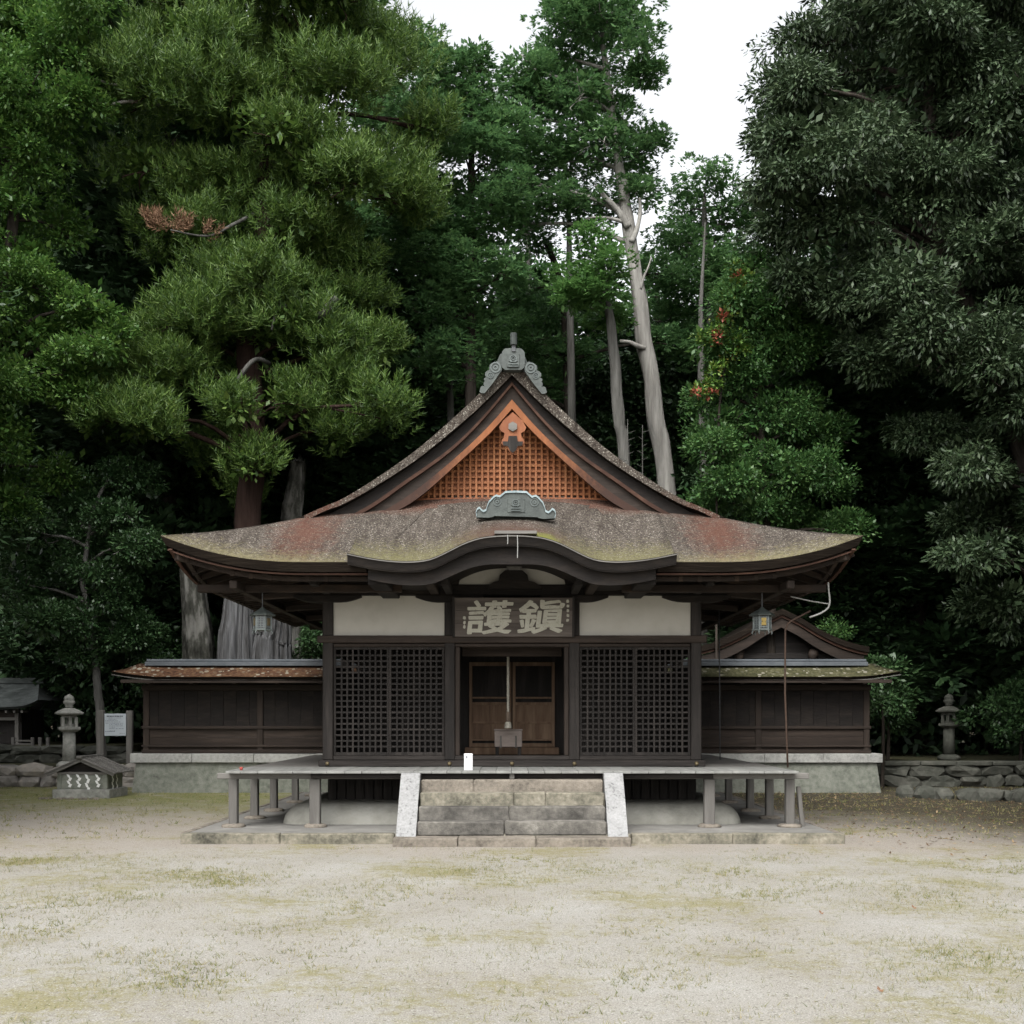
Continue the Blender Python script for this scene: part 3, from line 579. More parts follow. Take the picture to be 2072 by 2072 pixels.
# ---- side and back walls, ceiling
for sx in (-1, 1):
    y = 17.40
    for (ya, yb) in ((17.385, 19.085), (19.255, 20.945), (21.115, 22.815)):
        k = 0; z = 1.06
        for (za, zb) in ((1.06, 1.5), (1.503, 1.95), (1.953, 2.40), (2.403, 2.56), (2.72, 3.1), (3.103, 3.63)):
            g = G(); g.box(sx * 2.88 - 0.02, sx * 2.88 + 0.02, ya, yb, za, zb); g.build('wall_board', 'wood_dark_v', HALL)
g = G(); g.box(-2.8, -0.9, 22.86, 22.92, 1.0, 3.63); g.box(0.9, 2.8, 22.86, 22.92, 1.0, 3.63); g.box(-0.9, 0.9, 22.86, 22.92, 2.9, 3.63); g.build('back_wall', 'wood_dark_v', HALL)
g = G(); g.box(-2.79, 2.79, 17.45, 22.85, 3.42, 3.46); g.build('ceiling', 'wood_dark_v', HALL)
# ---- inner partition with double doors
KD = 20.2 / 22.8
zd = lambda z: EYE + (z - EYE) * KD
for sx in (-1, 1):
    xa, xb = sorted((sx * 0.01, sx * 0.885 * KD)); D = G(); yf = 20.2
    for a, b in ((xa, xa + 0.055), (xb - 0.055, xb)): D.box(a, b, yf, yf + 0.06, zd(1.12), zd(2.88), 0.006)
    for z0, z1 in ((1.12, 1.20), (1.25, 1.28), (1.60, 1.645), (1.99, 2.05), (2.12, 2.16), (2.80, 2.88)): D.box(xa + 0.055, xb - 0.055, yf + 0.004, yf + 0.056, zd(z0), zd(z1), 0.006)
    xm = (xa + xb) / 2
    for z0, z1 in ((1.28, 1.60), (1.645, 1.99)): D.box(xm - 0.025, xm + 0.025, yf + 0.006, yf + 0.054, zd(z0), zd(z1), 0.004)
    dd = D.build('inner_door', 'door_wood', HALL)
    for (a, b) in ((xa + 0.055, xm - 0.025), (xm + 0.025, xb - 0.055)):
        for z0, z1 in ((1.28, 1.60), (1.645, 1.99)): G().box(a, b, yf + 0.03, yf + 0.045, zd(z0), zd(z1)).build('panel', 'door_wood', dd)
    G().box(xa + 0.055, xb - 0.055, yf + 0.03, yf + 0.045, zd(2.16), zd(2.80)).build('panel', 'wood_dark_v', dd)
    hbeam('partition', *sorted((sx * 0.80, sx * 2.79)), 20.27, 20.31, 1.05, 3.42, 'wood_dark_v', 0)
hbeam('door_backing', -0.80, 0.80, 20.27, 20.30, 1.05, 3.42, 'wood_dark_v', 0)
hbeam('inner_threshold', -0.86, 0.86, 20.08, 20.26, 1.052, zd(1.115), 'door_wood')

# ================================================================== the roof
EX, EY0, EY1 = 4.885, 15.3, 24.9
PD = [0, 0.7, 1.4, 1.975, 2.293, 2.763, 3.392, 3.922, 4.392, 4.885]
PZ = [3.88, 4.20, 4.575, 4.913, 5.08, 5.368, 5.808, 6.262, 6.70, 7.22]
_c = smooth_curve([(a, b, 0) for a, b in zip(PD, PZ)], 12); _cx = [q.x for q in _c]; _cz = [q.y for q in _c]
def prof(d): return float(np.interp(d, _cx, _cz))
def uplift(s, d):
    g_ = max(0.0, (abs(s) - 0.594) / 0.406) ** 2.2
    return 0.37 * max(0.0, 1 - d / 2.3) ** 1.2 * g_
def thick(d): return float(np.interp(d, [0, 1.5, 2.0, 3.4, 4.885], [0.13, 0.11, 0.07, 0.15, 0.24]))
def front_pt(s, d, back=False):
    """point of the front (or rear) skirt; s from -1 to 1 across, d inward from the eave"""
    w = EX - d; y = (EY0 + d) if not back else (EY1 - d)
    return (s * w, y, prof(d) + uplift(s, d) + (0 if back else fbump(s, d)))
def fbump(s, d): return 0.19 * (d / 1.75) ** 1.2 * (1 - min(1, abs(s)) ** 3)
def side_pt(s, d, sx):
    hy = (EY1 - EY0) / 2; yc = (EY0 + EY1) / 2; w = hy - min(d, 1.6)
    return (sx * (EX - d), yc + s * w, prof(d) + uplift(s, d))
VERGE = 1.6
def patch(rows, open_mid=None):
    """solid patch from rows of top points (row 0 = eave); underside follows, the eave edge is undercut"""
    nr, nc = len(rows), len(rows[0][1]); vs = []; fs = []
    for d, pts in rows: vs += pts
    for j, (d, pts) in enumerate(rows):
        src = rows[j][1]
        if j == 0:
            nxt = rows[1][1]; dd = rows[1][0] - d; t = min(1, 0.09 / dd)
            src = [tuple(a[i] + (b[i] - a[i]) * t for i in range(2)) + (a[2],) for a, b in zip(pts, nxt)]
        vs += [(p[0], p[1], p[2] - thick(d)) for p in src]
    N = nr * nc
    keep = lambda j, i: not (open_mid and open_mid(rows[j][1][i], rows[j][1][i + 1]))
    for j in range(nr - 1):
        for i in range(nc - 1):
            if not keep(j, i): continue
            a, b, c, e = j * nc + i, j * nc + i + 1, (j + 1) * nc + i + 1, (j + 1) * nc + i
            fs.append((a, b, c, e)); fs.append((N + a, N + e, N + c, N + b))
            if j == 0: fs.append((a, N + a, N + b, b))
            if j == nr - 2: fs.append((e, c, N + c, N + e))
            if i == 0 or not keep(j, i - 1): fs.append((a, e, N + e, N + a))
            if i == nc - 2 or not keep(j, i + 1): fs.append((b, N + b, N + c, c))
    return vs, fs
KX = 2.05
rg = G()
ds_f = [0, 0.06, 0.15, 0.3, 0.5, 0.75, 1.0, 1.25, 1.5, 1.75, 2.0, 2.2]
ss = list(np.linspace(-1, -0.60, 17)) + list(np.linspace(-0.57, -KX / EX - 0.0, 6)); mid = list(np.linspace(-KX / EX, KX / EX, 20))[1:-1]; ss = ss + mid + [-q for q in ss[::-1]]
rows = [(d, [front_pt(s, d) for s in ss]) for d in ds_f]
cut = lambda p, q: (abs(p[0] + q[0]) / 2 < KX * (EX - (p[1] - EY0)) / EX - 0.02) and p[1] < EY0 + 1.7
rg.add(*patch(rows, cut))
rows = [(d, [front_pt(s, d, True) for s in np.linspace(1, -1, 41)]) for d in ds_f]
rg.add(*patch(rows))
ds_s = [0, 0.06, 0.15, 0.3, 0.5, 0.75, 1.0, 1.25, 1.42, 1.6] + list(np.linspace(1.7, EX, 26))
for sx in (-1, 1):
    sg = np.linspace(1, -1, 41) if sx < 0 else np.linspace(-1, 1, 41)
    rg.add(*patch([(d, [side_pt(s, d, sx) for s in sg]) for d in ds_s]))
roof = rg.build('roof', 'thatch', HALL, smooth=False)
roof.data.materials.append(MATS['thatch_edge'])
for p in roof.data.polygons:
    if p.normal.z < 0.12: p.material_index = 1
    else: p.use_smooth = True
# verge face: grey cut edge like the top
for p in roof.data.polygons:
    if p.material_index == 1 and abs(p.normal.y) > 0.9 and p.center.z > 4.8: p.material_index = 0
# thin wooden strip under the eave edge
def eave_strip(pts, name='eave_board', m='wood_red', h=0.022, w=0.05, parent=HALL):
    g = G()
    for a, b in zip(pts[:-1], pts[1:]): g.beam(a, b, w, h)
    return g.build(name, m, parent)
for lo, hi in ((-1, -KX / EX), (KX / EX, 1)):
    eave_strip([(p[0], p[1] + 0.12, p[2] - 0.152) for p in (front_pt(s, 0.0) for s in np.linspace(lo * 0.985, hi * 0.985, 18))])
    eave_strip([(p[0], p[1] + 0.30, p[2] - 0.20) for p in (front_pt(s, 0.0) for s in np.linspace(lo * 0.95, hi * 0.99, 18))], m='wood_eave', h=0.06, w=0.06)
for sx in (-1, 1):
    eave_strip([(p[0] - sx * 0.12, p[1], p[2] - 0.152) for p in (side_pt(s * 0.985, 0.0, sx) for s in np.linspace(-1, 1, 30))])
    eave_strip([(p[0] - sx * 0.30, p[1], p[2] - 0.20) for p in (side_pt(s * 0.95, 0.0, sx) for s in np.linspace(-1, 1, 30))], m='wood_eave', h=0.06, w=0.06)
# soffit boards above the rafters
g = G()
def soff(s, d, kind, sx=1):
    p = front_pt(s, 0.0) if kind == 'f' else side_pt(s, 0.0, sx)
    zz = p[2] - 0.165 + (d - 0.2) * 0.14 - (uplift(s, 0) * min(1, d / 2.1))
    if kind == 'f': return (s * (EX - d), EY0 + d, zz)
    hy = (EY1 - EY0) / 2; return (sx * (EX - d), 20.1 + s * (hy - d), zz)
for (lo, hi) in ((-0.98, -KX / EX), (KX / EX, 0.98)):
    S = np.linspace(lo, hi, 12); vs = [soff(s, 0.2, 'f') for s in S] + [soff(s, 2.1, 'f') for s in S]
    g.add(vs, [(i, i + 1, 13 + i, 12 + i) for i in range(11)])
for sx in (-1, 1):
    S = np.linspace(-0.98, 0.98, 24); vs = [soff(s, 0.2, 's', sx) for s in S] + [soff(s, 2.1, 's', sx) for s in S]
    g.add(vs, [(i, i + 1, 25 + i, 24 + i) for i in range(23)])
so = g.build('soffit', 'wood_eave', HALL); md = so.modifiers.new('t', 'SOLIDIFY'); md.thickness = 0.02; md.offset = 1
# rafters
def rafter(a, b): G().beam(a, b, 0.062, 0.075, 0.0).build('rafter', 'wood_eave', HALL)
for s in np.arange(-3.95, 3.96, 0.264):
    if abs(s) < KX + 0.1: continue
    a = soff(s / EX, 0.26, 'f'); b = soff(s / (EX - 2.1) * 0.999 if abs(s) < 2.78 else math.copysign(0.995, s), 2.1 if abs(s) < 2.78 else EX - abs(s), 'f')
    rafter((s, a[1], a[2] - 0.045), (s, b[1], b[2] - 0.045))
for sx in (-1, 1):
    for y in np.arange(15.95, 24.3, 0.264):
        sv = (y - 20.1) / 4.8; a = soff(sv, 0.26, 's', sx); dend = min(2.1, 4.8 - abs(y - 20.1) - 0.02)
        b = soff((y - 20.1) / (4.8 - dend), dend, 's', sx)
        rafter((a[0], y, a[2] - 0.045), (b[0], y, b[2] - 0.045))
    for ye in (15.5, 24.7):
        sy = 1 if ye > 20 else -1
        c = front_pt(sx * 0.99, 0.12); G().beam((sx * 2.88, 20.1 + sy * 2.8, 3.86), (c[0], 20.1 + sy * (20.1 - c[1] - 0.05), c[2] - 0.27), 0.11, 0.13, 0.01).build('hip_rafter', 'wood_brown_h', HALL)
    hbeam('eave_purlin', sx * 3.98 - 0.055, sx * 3.98 + 0.055, 15.72, 24.4, 3.565, 3.68, 'wood_brown_v')
hbeam('eave_purlin', -4.62, -1.62, 16.18, 16.29, 3.565, 3.68, 'wood_eave')
hbeam('eave_purlin', 1.62, 4.62, 16.18, 16.29, 3.565, 3.68, 'wood_eave')
for sx in (-1, 1):
    for y in (17.3, 19.17, 21.03, 22.9):
        g = G(); g.beam((sx * 2.97, y, 3.69), (sx * 4.2, y, 3.60), 0.11, 0.10, 0.01); g.build('bracket_arm', 'wood_brown_h', HALL)

# ---- undulating porch gable (karahafu) over the steps
lip = [(0, 1083), (30, 1084), (60, 1087.5), (85, 1094.5), (103, 1102), (125, 1113), (145, 1123), (165, 1131), (187, 1135), (215, 1136.3), (250, 1134.5), (290, 1129), (334, 1120)]
YK = 15.14
lipc = smooth_curve([((du) * YK / F, EYE + (HY - v) * YK / F, 0) for du, v in lip], 4)
lipx = [q.x for q in lipc]; lipz = [q.y for q in lipc]; KW = lipx[-1]
def lipf(x): return float(np.interp(abs(x), lipx, lipz))
def kpt(x, d):
    base = 3.885; arch = lipf(x) - base; f = max(0.0, 1 - (d / 2.0) ** 2)
    return (x, YK + d, prof(max(0, d - 0.16)) + 0.012 * (1 - d / 2.2) + (arch - 0.0) * f + fbump(x / (EX - d), max(0, d - 0.16)))
kx = np.linspace(-KW, KW, 73); kd = [0, 0.05, 0.12, 0.25, 0.4, 0.6, 0.8, 1.0, 1.2, 1.4, 1.6, 1.8, 2.0, 2.2]
krows = [(d, [kpt(x * (1 - 0.1 * d / 2.2), d) if False else kpt(x, d) for x in kx]) for d in kd]
kg = G(); kg.add(*patch(krows)); kar = kg.build('porch_gable_roof', 'thatch_porch', HALL)
kar.data.materials.append(MATS['wood_shaded'])  # thatch edge coloured with the shade below the lip
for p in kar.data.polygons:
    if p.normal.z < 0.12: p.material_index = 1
    else: p.use_smooth = True
# pale rim line, curved boards and tympanum
xs = np.linspace(-KW, KW, 61)
G().band([(x, lipf(x) - 0.002) for x in xs], [(x, lipf(x) - 0.016) for x in xs], YK - 0.010, YK + 0.03).build('rim_strip', 'wood_grey_h', HALL)
G().band([(x, lipf(x) - 0.118) for x in xs], [(x, lipf(x) - 0.138) for x in xs], YK + 0.06, YK + 0.14).build('rim_strip', 'wood_shaded', HALL)
xs2 = np.linspace(-2.0, 2.0, 61)
G().band([(x, lipf(x) - 0.055) for x in xs2], [(x, lipf(x) - 0.135 - (0.24 - 0.10 * min(1, abs(x) / 2.0))) for x in xs2], YK + 0.18, YK + 0.24).build('bargeboard', 'wood_shaded', HALL)
G().band([(x, lipf(x) - 0.14) for x in xs2], [(x, lipf(x) - 0.165) for x in xs2], YK + 0.24, 17.3).build('porch_soffit', 'wood_shaded', HALL)
for sx in (-1, 1):
    G().box(*sorted((sx * 1.75, sx * 2.02)), YK + 0.3, 17.2, 3.58, 3.70, 0.01).build('porch_beam', 'wood_shaded', HALL)
    G().box(sx * 1.20 - 0.07, sx * 1.20 + 0.07, 15.75, 17.2, 3.64, 3.80, 0.012).build('porch_beam', 'wood_brown_v', HALL)
g = G(); g.box(-0.95, 0.95, 17.23, 17.238, 3.803, 4.14); g.build('tympanum', 'plaster', HALL)
inn = [(0.83 * math.cos(a), 3.79 + 0.325 * math.sin(a) ** 0.9) for a in np.linspace(math.pi, 0, 33)]
out = [(1.35 * math.cos(a), 3.79 + 0.50 * max(0, math.sin(a)) ** 0.8) for a in np.linspace(math.pi, 0, 33)]
G().band(out, inn, 17.06, 17.19).build('rainbow_beam', 'wood_shaded', HALL)
fro = [(680, 575), (740, 530), (800, 512), (812, 450), (868, 402), (930, 388), (1002, 388), (1060, 402), (1112, 450), (1126, 512), (1190, 530), (1262, 575), (1262, 600), (680, 600)]
pp = [at(860 + x / 5.367, 1080 + y / 5.367, 17.15) for x, y in fro]
fixnormals(G().prism([(p.x, p.z) for p in pp], 17.10, 17.2).build('frog_leg_strut', 'wood_shaded', HALL))
pp = [at(860 + x / 5.367, 1080 + y / 5.367, 17.10) for x, y in ((800, 322), (1150, 322), (1060, 352), (1040, 395), (910, 395), (880, 352))]
fixnormals(G().prism([(p.x, p.z) for p in pp], 17.03, 17.09).build('capital', 'wood_grey_h', HALL))
for u, v0, v1 in ((1027, 1082, 1101), (1047, 1083, 1129)):
    a = at(u, v0, YK - 0.02); b = at(u, v1, YK - 0.02); G().tube([a, (a + b) / 2 + Vector((0.004, 0, 0)), b], 0.006, 5).build('hanging_wire', 'cable', HALL)

# ---- gable
YB = 17.05
outer = smooth_curve([(0, 6.90, 0), (0.5, 6.317, 0), (1.0, 5.843, 0), (1.667, 5.37, 0), (2.17, 5.02, 0), (2.75, 4.70, 0)], 6)
inner = smooth_curve([(0, 6.50, 0), (0.336, 6.127, 0), (0.81, 5.683, 0), (1.414, 5.148, 0), (1.9, 4.86, 0), (2.5, 4.62, 0)], 6)
o2 = [(q.x, q.y) for q in outer]; i2 = [(q.x, q.y) for q in inner]
lowr = [(a[0] * 0.99 - 0.0, a[1] - 0.050) for a in o2]
mid2 = [(o_[0] * 0.36 + i_[0] * 0.64, o_[1] * 0.36 + i_[1] * 0.64) for o_, i_ in zip(o2, i2)]
for sx in (-1, 1):
    f = lambda L: [(sx * x, z) for x, z in L]
    G().band(f(o2), f(lowr), YB - 0.05, YB + 0.02).build('bargeboard_trim', 'wood_red', HALL)
    G().band(f([(x, z - 0.053) for x, z in o2]), f(mid2), YB + 0.02, YB + 0.06).build('bargeboard_backing', 'wood_brown_h', HALL)
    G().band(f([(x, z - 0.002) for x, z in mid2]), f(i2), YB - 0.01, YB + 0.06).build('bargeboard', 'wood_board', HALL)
    up = [(x * 1.03 + 0.02, z + 0.15) for x, z in o2]
    G().band(f([(x, z + 0.0) for x, z in up]), f([(x, z + 0.002) for x, z in o2]), YB - 0.02, YB + 0.05).build('verge_board', 'wood_shaded', HALL)
# gable wall and lattice
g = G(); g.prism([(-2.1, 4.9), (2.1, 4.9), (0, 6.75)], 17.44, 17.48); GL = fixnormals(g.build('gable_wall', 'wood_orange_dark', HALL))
xs = np.array([p[0] for p in i2]); zs = np.array([p[1] for p in i2])
def topz(x): return float(np.interp(abs(x), xs, zs)) + 0.10
zb = 5.185
first = None
for k in range(-15, 16):
    x = k * 0.094; zt = topz(x)
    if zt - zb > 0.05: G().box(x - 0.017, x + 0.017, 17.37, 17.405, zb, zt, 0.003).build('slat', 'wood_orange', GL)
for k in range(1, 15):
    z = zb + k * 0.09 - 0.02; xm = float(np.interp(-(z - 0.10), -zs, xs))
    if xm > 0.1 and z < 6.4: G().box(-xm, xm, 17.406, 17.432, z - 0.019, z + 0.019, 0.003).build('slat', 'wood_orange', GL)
hbeam('gable_sill', -1.62, 1.62, 17.33, 17.44, 5.085, 5.183, 'wood_orange_dark')
hbeam('gable_base', -2.7, 2.7, 17.40, 17.43, 4.88, 5.08, 'wood_red')
# pendant ornament
cp = lambda x, y, Y: (lambda q: (q.x, q.z))(at(640 + x / 2.415, 640 + y / 2.415, Y))
half = [(960, 470), (985, 492), (1008, 512), (1026, 545), (1018, 562), (1000, 572), (1003, 592), (1013, 604), (1016, 622), (1004, 636), (988, 640), (978, 660), (960, 676)]
poly = [cp(x, y, 16.97) for x, y in half] + [cp(1920 - x, y, 16.97) for x, y in half[-2:0:-1]]
GG = fixnormals(G().prism(poly, 16.95, 16.99).build('gable_pendant', 'wood_orange_dark', HALL))
c = cp(960, 540, 16.94); g = G()
hx = [(c[0] + 0.075 * math.cos(R(60 * k + 30)), c[1] + 0.075 * math.sin(R(60 * k + 30))) for k in range(6)]; g.prism(hx, 16.915, 16.95); fixnormals(g.build('hexagon_boss', 'wood_grey_h', GG))
c2 = cp(960, 615, 16.94); 
lo = [(940, 585), (980, 585), (984, 612), (1010, 612), (1006, 632), (984, 634), (974, 656), (960, 668), (946, 656), (936, 634), (914, 632), (910, 612), (936, 612)]
fixnormals(G().prism([cp(x, y, 16.94) for x, y in lo], 16.93, 16.948).build('carving', 'wood_dark_v', GG))
# dark soffit behind the verge and purlin ends under the ridge
g = G()
for sx in (-1, 1):
    a = [(sx * x, z - 0.0) for x, z in o2]
    g.band([(x, z + 0.10) for x, z in a], [(x, z + 0.07) for x, z in a], 17.06, 17.5)
g.build('verge_soffit', 'wood_dark_v', HALL)

# ---- copper ridge ornament
YO = 16.80
op = lambda x, y: (lambda q: (q.x, q.z))(at(950 + x / 10.73, 680 + y / 10.73, YO))
cxp = 948
def sym(h): return [op(x, y) for x, y in h] + [op(2 * cxp - x, y) for x, y in h[::-1]]
OR = fixnormals(G().prism(sym([(948, 748), (780, 748), (712, 700), (697, 640), (697, 390), (722, 330), (770, 285), (860, 275)]), YO - 0.03, YO + 0.10).build('ridge_ornament', 'copper', HALL))
g = G(); a, b = op(810, 400), op(1085, 690); g.box(a[0], b[0], YO - 0.045, YO - 0.03, b[1], a[1], 0.004); fixnormals(g.build('inset_panel', 'copper', OR))
def crest(parent, c, s, y, bars=True):
    g = G(); g.ring_y(c, s * 0.55, s * 0.18, 16, y - 0.016, y); g.ring_y(c, s * 0.26, s * 0.12, 12, y - 0.016, y)
    if bars:
        for k, w in ((-1.15, 0.95), (-1.6, 0.95)): g.box(c[0] - s * w, c[0] + s * w, y - 0.018, y, c[1] + s * k - s * 0.09, c[1] + s * k + s * 0.09)
        for q in (-1, 1): g.cbox((c[0] + q * s * 0.6, y - 0.008, c[1] - s * 0.55), ((math.cos(q * 0.6), 0, math.sin(q * 0.6)), (0, 1, 0), (-math.sin(q * 0.6), 0, math.cos(q * 0.6))), (s * 0.32, 0.008, s * 0.09))
    return g.build('crest', 'copper_crest', parent)
crest(OR, op(948, 510), 0.075, YO - 0.046)
fin = [(700, 745), (690, 640), (645, 565), (600, 548), (555, 572), (500, 585), (440, 630), (425, 690), (432, 735), (370, 770), (340, 810), (340, 865), (372, 895), (325, 915), (312, 945), (335, 985), (305, 1020), (312, 1070), (330, 1095), (285, 1085), (245, 1110), (215, 1215), (260, 1245), (330, 1245), (520, 1010)]
for sx in (-1, 1):
    pts = [op(x, y) if sx < 0 else op(2 * cxp - x, y + 12) for x, y in fin]
    ff = fixnormals(G().prism(pts, YO - 0.015, YO + 0.05).build('ridge_fin', 'copper', OR))
    for (cx_, cy_, r_) in ((565, 690, 0.10), (455, 860, 0.06)):
        c = op(cx_ if sx < 0 else 2 * cxp - cx_, cy_ + (0 if sx < 0 else 12)); g = G(); g.ring_y(c, r_ * 0.62, r_ * 0.2, 16, YO - 0.028, YO - 0.015); g.ring_y(c, r_ * 0.2, r_ * 0.18, 10, YO - 0.028, YO - 0.015); g.build('scroll', 'copper_crest', ff)
a, b = op(902, 25), op(1014, 215); g = G(); g.lathe([(0.0, 0), (0.052, 0), (0.052, 0.16), (0.0, 0.16)], 12)
h = G(); h.add([((a[0] + b[0]) / 2 + x, YO - 0.04 + y - z * 0.25, b[1] + z * 1.02) for x, y, z in g.v], g.f); h.build('ridge_finial', 'copper', OR, smooth=False)
hbeam('finial_stem', (a[0] + b[0]) / 2 - 0.03, (a[0] + b[0]) / 2 + 0.03, YO - 0.05, YO + 0.05, b[1] - 0.10, b[1], 'iron', 0.004)
g = G(); g.prism([(-0.30, 7.02), (-0.18, 7.30), (0.18, 7.30), (0.30, 7.02)], YO + 0.10, 23.2); fixnormals(g.build('ridge_cap', 'copper', HALL))
# ---- copper ornament on the porch gable
YQ = 16.14
kp = lambda x, y: (lambda q: (q.x, q.z))(at(940 + x / 9.66, 980 + y / 9.66, YQ))
L1 = [(1000, 165), (800, 172), (745, 215), (690, 258), (620, 240), (575, 265), (480, 360), (445, 440), (425, 520), (370, 548), (330, 520), (295, 478), (250, 505), (222, 570), (245, 650), (470, 660), (570, 640), (570, 625)]
poly = [kp(x, y) for x, y in L1] + [kp(2 * 1003 - x, y + 22) for x, y in L1[::-1][:-1]]
KO = fixnormals(G().prism(poly, YQ - 0.03, YQ + 0.10).build('porch_ornament', 'copper', HALL))
top = [kp(x, y) for x, y in L1[:-3]] ; topr = [kp(2 * 1003 - x, y + 22 * min(1, (y - 165) / 300)) for x, y in L1[:-3]]
for T in (top, topr): G().band([(x, z + 0.022) for x, z in T], [(x, z - 0.008) for x, z in T], YQ - 0.05, YQ + 0.10).build('rim', 'copper_light', KO)
a, b = kp(840, 290), kp(1180, 560); G().box(a[0], b[0], YQ - 0.04, YQ - 0.03, b[1], a[1], 0.004).build('inset_panel', 'copper', KO)
crest(KO, kp(1000, 370), 0.072, YQ - 0.041)
for x, y in ((640, 350), (1366, 360)): 
    g = G(); c = kp(x, y); g.ring_y(c, 0.05, 0.012, 14, YQ - 0.04, YQ - 0.03); g.ring_y(c, 0.015, 0.012, 10, YQ - 0.04, YQ - 0.03); g.build('scroll', 'copper_crest', KO)
g = G(); g.prism([(-0.45, 4.5), (0.45, 4.5), (0.3, 4.98), (-0.3, 4.98)], YQ + 0.10, 17.35); fixnormals(g.build('porch_ridge_cap', 'copper', HALL))
a, b = kp(600, 822), kp(1390, 850); G().box(a[0], b[0], 15.30, 15.46, kpt(0, 0.25)[2] + 0.0, kpt(0, 0.25)[2] + 0.045, 0.006).build('ridge_batten', 'wood_grey_h', HALL)

# ================================================================== things at the hall
def glyphs(txt, size, name, m, parent, cx, y, cz, sxs=1.0, depth=0.012, bold=0.0, shear=0.0, tilt=0.0, spread=((0, 0), (0.012, 0.005), (-0.011, 0.006), (0.006, -0.010), (-0.008, -0.008), (0.010, -0.006), (0.0, 0.010))):
    cu = bpy.data.curves.new('t', 'FONT'); cu.body = txt; cu.size = 1.0; cu.align_x = 'CENTER'; cu.align_y = 'CENTER'
    cu.extrude = 0.5; cu.offset = bold; cu.resolution_u = 3; cu.shear = shear
    ob = bpy.data.objects.new('t', cu); col.objects.link(ob)
    dg = bpy.context.evaluated_depsgraph_get(); me0 = ob.evaluated_get(dg).to_mesh()
    vs = [tuple(v.co) for v in me0.vertices]; fs = [tuple(p.vertices) for p in me0.polygons]; ob.evaluated_get(dg).to_mesh_clear()
    bpy.data.objects.remove(ob); bpy.data.curves.remove(cu)
    ax = [v[0] for v in vs]; ay = [v[1] for v in vs]; ox, oy = (max(ax) + min(ax)) / 2, (max(ay) + min(ay)) / 2; hh = max(ay) - min(ay)
    k = size / hh; g = G(); o = []
    for x, yy, z in vs:
        X, Z, D = (x - ox) * k * sxs, (yy - oy) * k, z * depth
        X, Z = X + 0.014 * mnoise.noise(Vector((X * 14, Z * 14, 1))), Z + 0.016 * mnoise.noise(Vector((X * 12, Z * 12, 7))) + 0.05 * X * 0.4
        o.append((cx + X, y - D - math.sin(tilt) * Z, cz + math.cos(tilt) * Z))
    k2 = 0
    for dx, dz in spread: g.add([(q[0] + dx, q[1] - 0.0006 * k2, q[2] + dz) for q in o], fs); k2 += 1
    return g.build(name, m, parent)

PLQ = thing('name_plaque', 'weathered wooden plaque with two large pale brushed characters above the hall entrance', 'plaque', (0, 17.1, 3.0))
TIL = 0.16
a, b = at(917, 1209, 17.08), at(1161, 1288, 17.08); pcz = (a.z + b.z) / 2; ph = (a.z - b.z) / 2; pcx = (a.x + b.x) / 2; pw = (b.x - a.x) / 2
ax = ((1, 0, 0), (0, math.cos(TIL), math.sin(TIL)), (0, -math.sin(TIL), math.cos(TIL)))
nb = 3
for i in range(nb):
    z = -ph + (2 * i + 1) * ph / nb; c = Vector((pcx, 17.10, pcz)) + Vector(ax[2]) * z
    G().cbox(c, ax, (pw - 0.012, 0.018, ph / nb - 0.0015), 0.003).build('board', 'wood_plaque', PLQ)
for sx in (-1, 1): G().cbox(Vector((pcx + sx * (pw - 0.005), 17.095, pcz)), ax, (0.018, 0.03, ph + 0.01), 0.004).build('frame', 'wood_dark_v', PLQ)
sl = [(-pw, ph + 0.0), (-pw * 0.5, ph - 0.012), (0, ph - 0.03), (pw * 0.5, ph - 0.012), (pw, ph)]
def gl(txt, u, v, hpx, wratio, bold, sh=0.0):
    p = at(u, v, 17.075); dz = p.z - pcz
    return glyphs(txt, hpx * 17.075 / F, 'lettering', 'gofun', PLQ, p.x, 17.10 - 0.020 - math.sin(TIL) * dz, p.z, wratio, 0.010, bold, sh, TIL)
gl('護', 992, 1249, 66, 1.36, 0.0, 0.08); gl('鎭', 1095, 1248, 66, 1.36, 0.0, 0.08)
for k, v in enumerate((1250, 1259, 1268)):
    p = at(939.5, v, 17.075); G().rock((p.x, 17.10 - 0.02 - math.sin(TIL) * (p.z - pcz), p.z), (0.024, 0.006, 0.030), k + 3, 1, 0.4).build('seal_mark', 'gofun', PLQ)
for k in range(5):
    p = at(1149, 1217 + k * 9.5, 17.075); G().rock((p.x, 17.10 - 0.02 - math.sin(TIL) * (p.z - pcz), p.z), (0.022, 0.006, 0.028), k + 13, 1, 0.4).build('seal_mark', 'gofun', PLQ)

# offering box and bell rope inside
YB_ = 18.7
OB = thing('offering_box', 'grey wooden offering box with lid standing in the entrance before the inner doors', 'offering box', (at(1028.5, 1493, YB_).x, YB_ + 0.1, 1.05))
bx = at(1028.5, 1493, YB_).x; zt = EYE + (HY - 1475.5) * YB_ / F; zl = EYE + (HY - 1511.5) * YB_ / F
G().box(bx - 0.235, bx + 0.235, YB_ + 0.02, YB_ + 0.34, zl, zt - 0.027, 0.008).build('box', 'box_wood', OB)
G().box(bx - 0.245, bx + 0.245, YB_, YB_ + 0.36, zt - 0.025, zt, 0.006).build('lid', 'box_wood', OB)
for sx in (-1, 1):
    G().box(bx + sx * 0.128 - 0.013, bx + sx * 0.128 + 0.013, YB_ - 0.004, YB_ + 0.018, zl - 0.02, zl + 0.19, 0.003).build('strap', 'wood_grey_v', OB)
    G().box(bx + sx * 0.19 - 0.03, bx + sx * 0.19 + 0.03, YB_ + 0.06, YB_ + 0.30, 1.05, zl - 0.001).build('leg', 'wood_dark_v', OB)
YR = 18.5
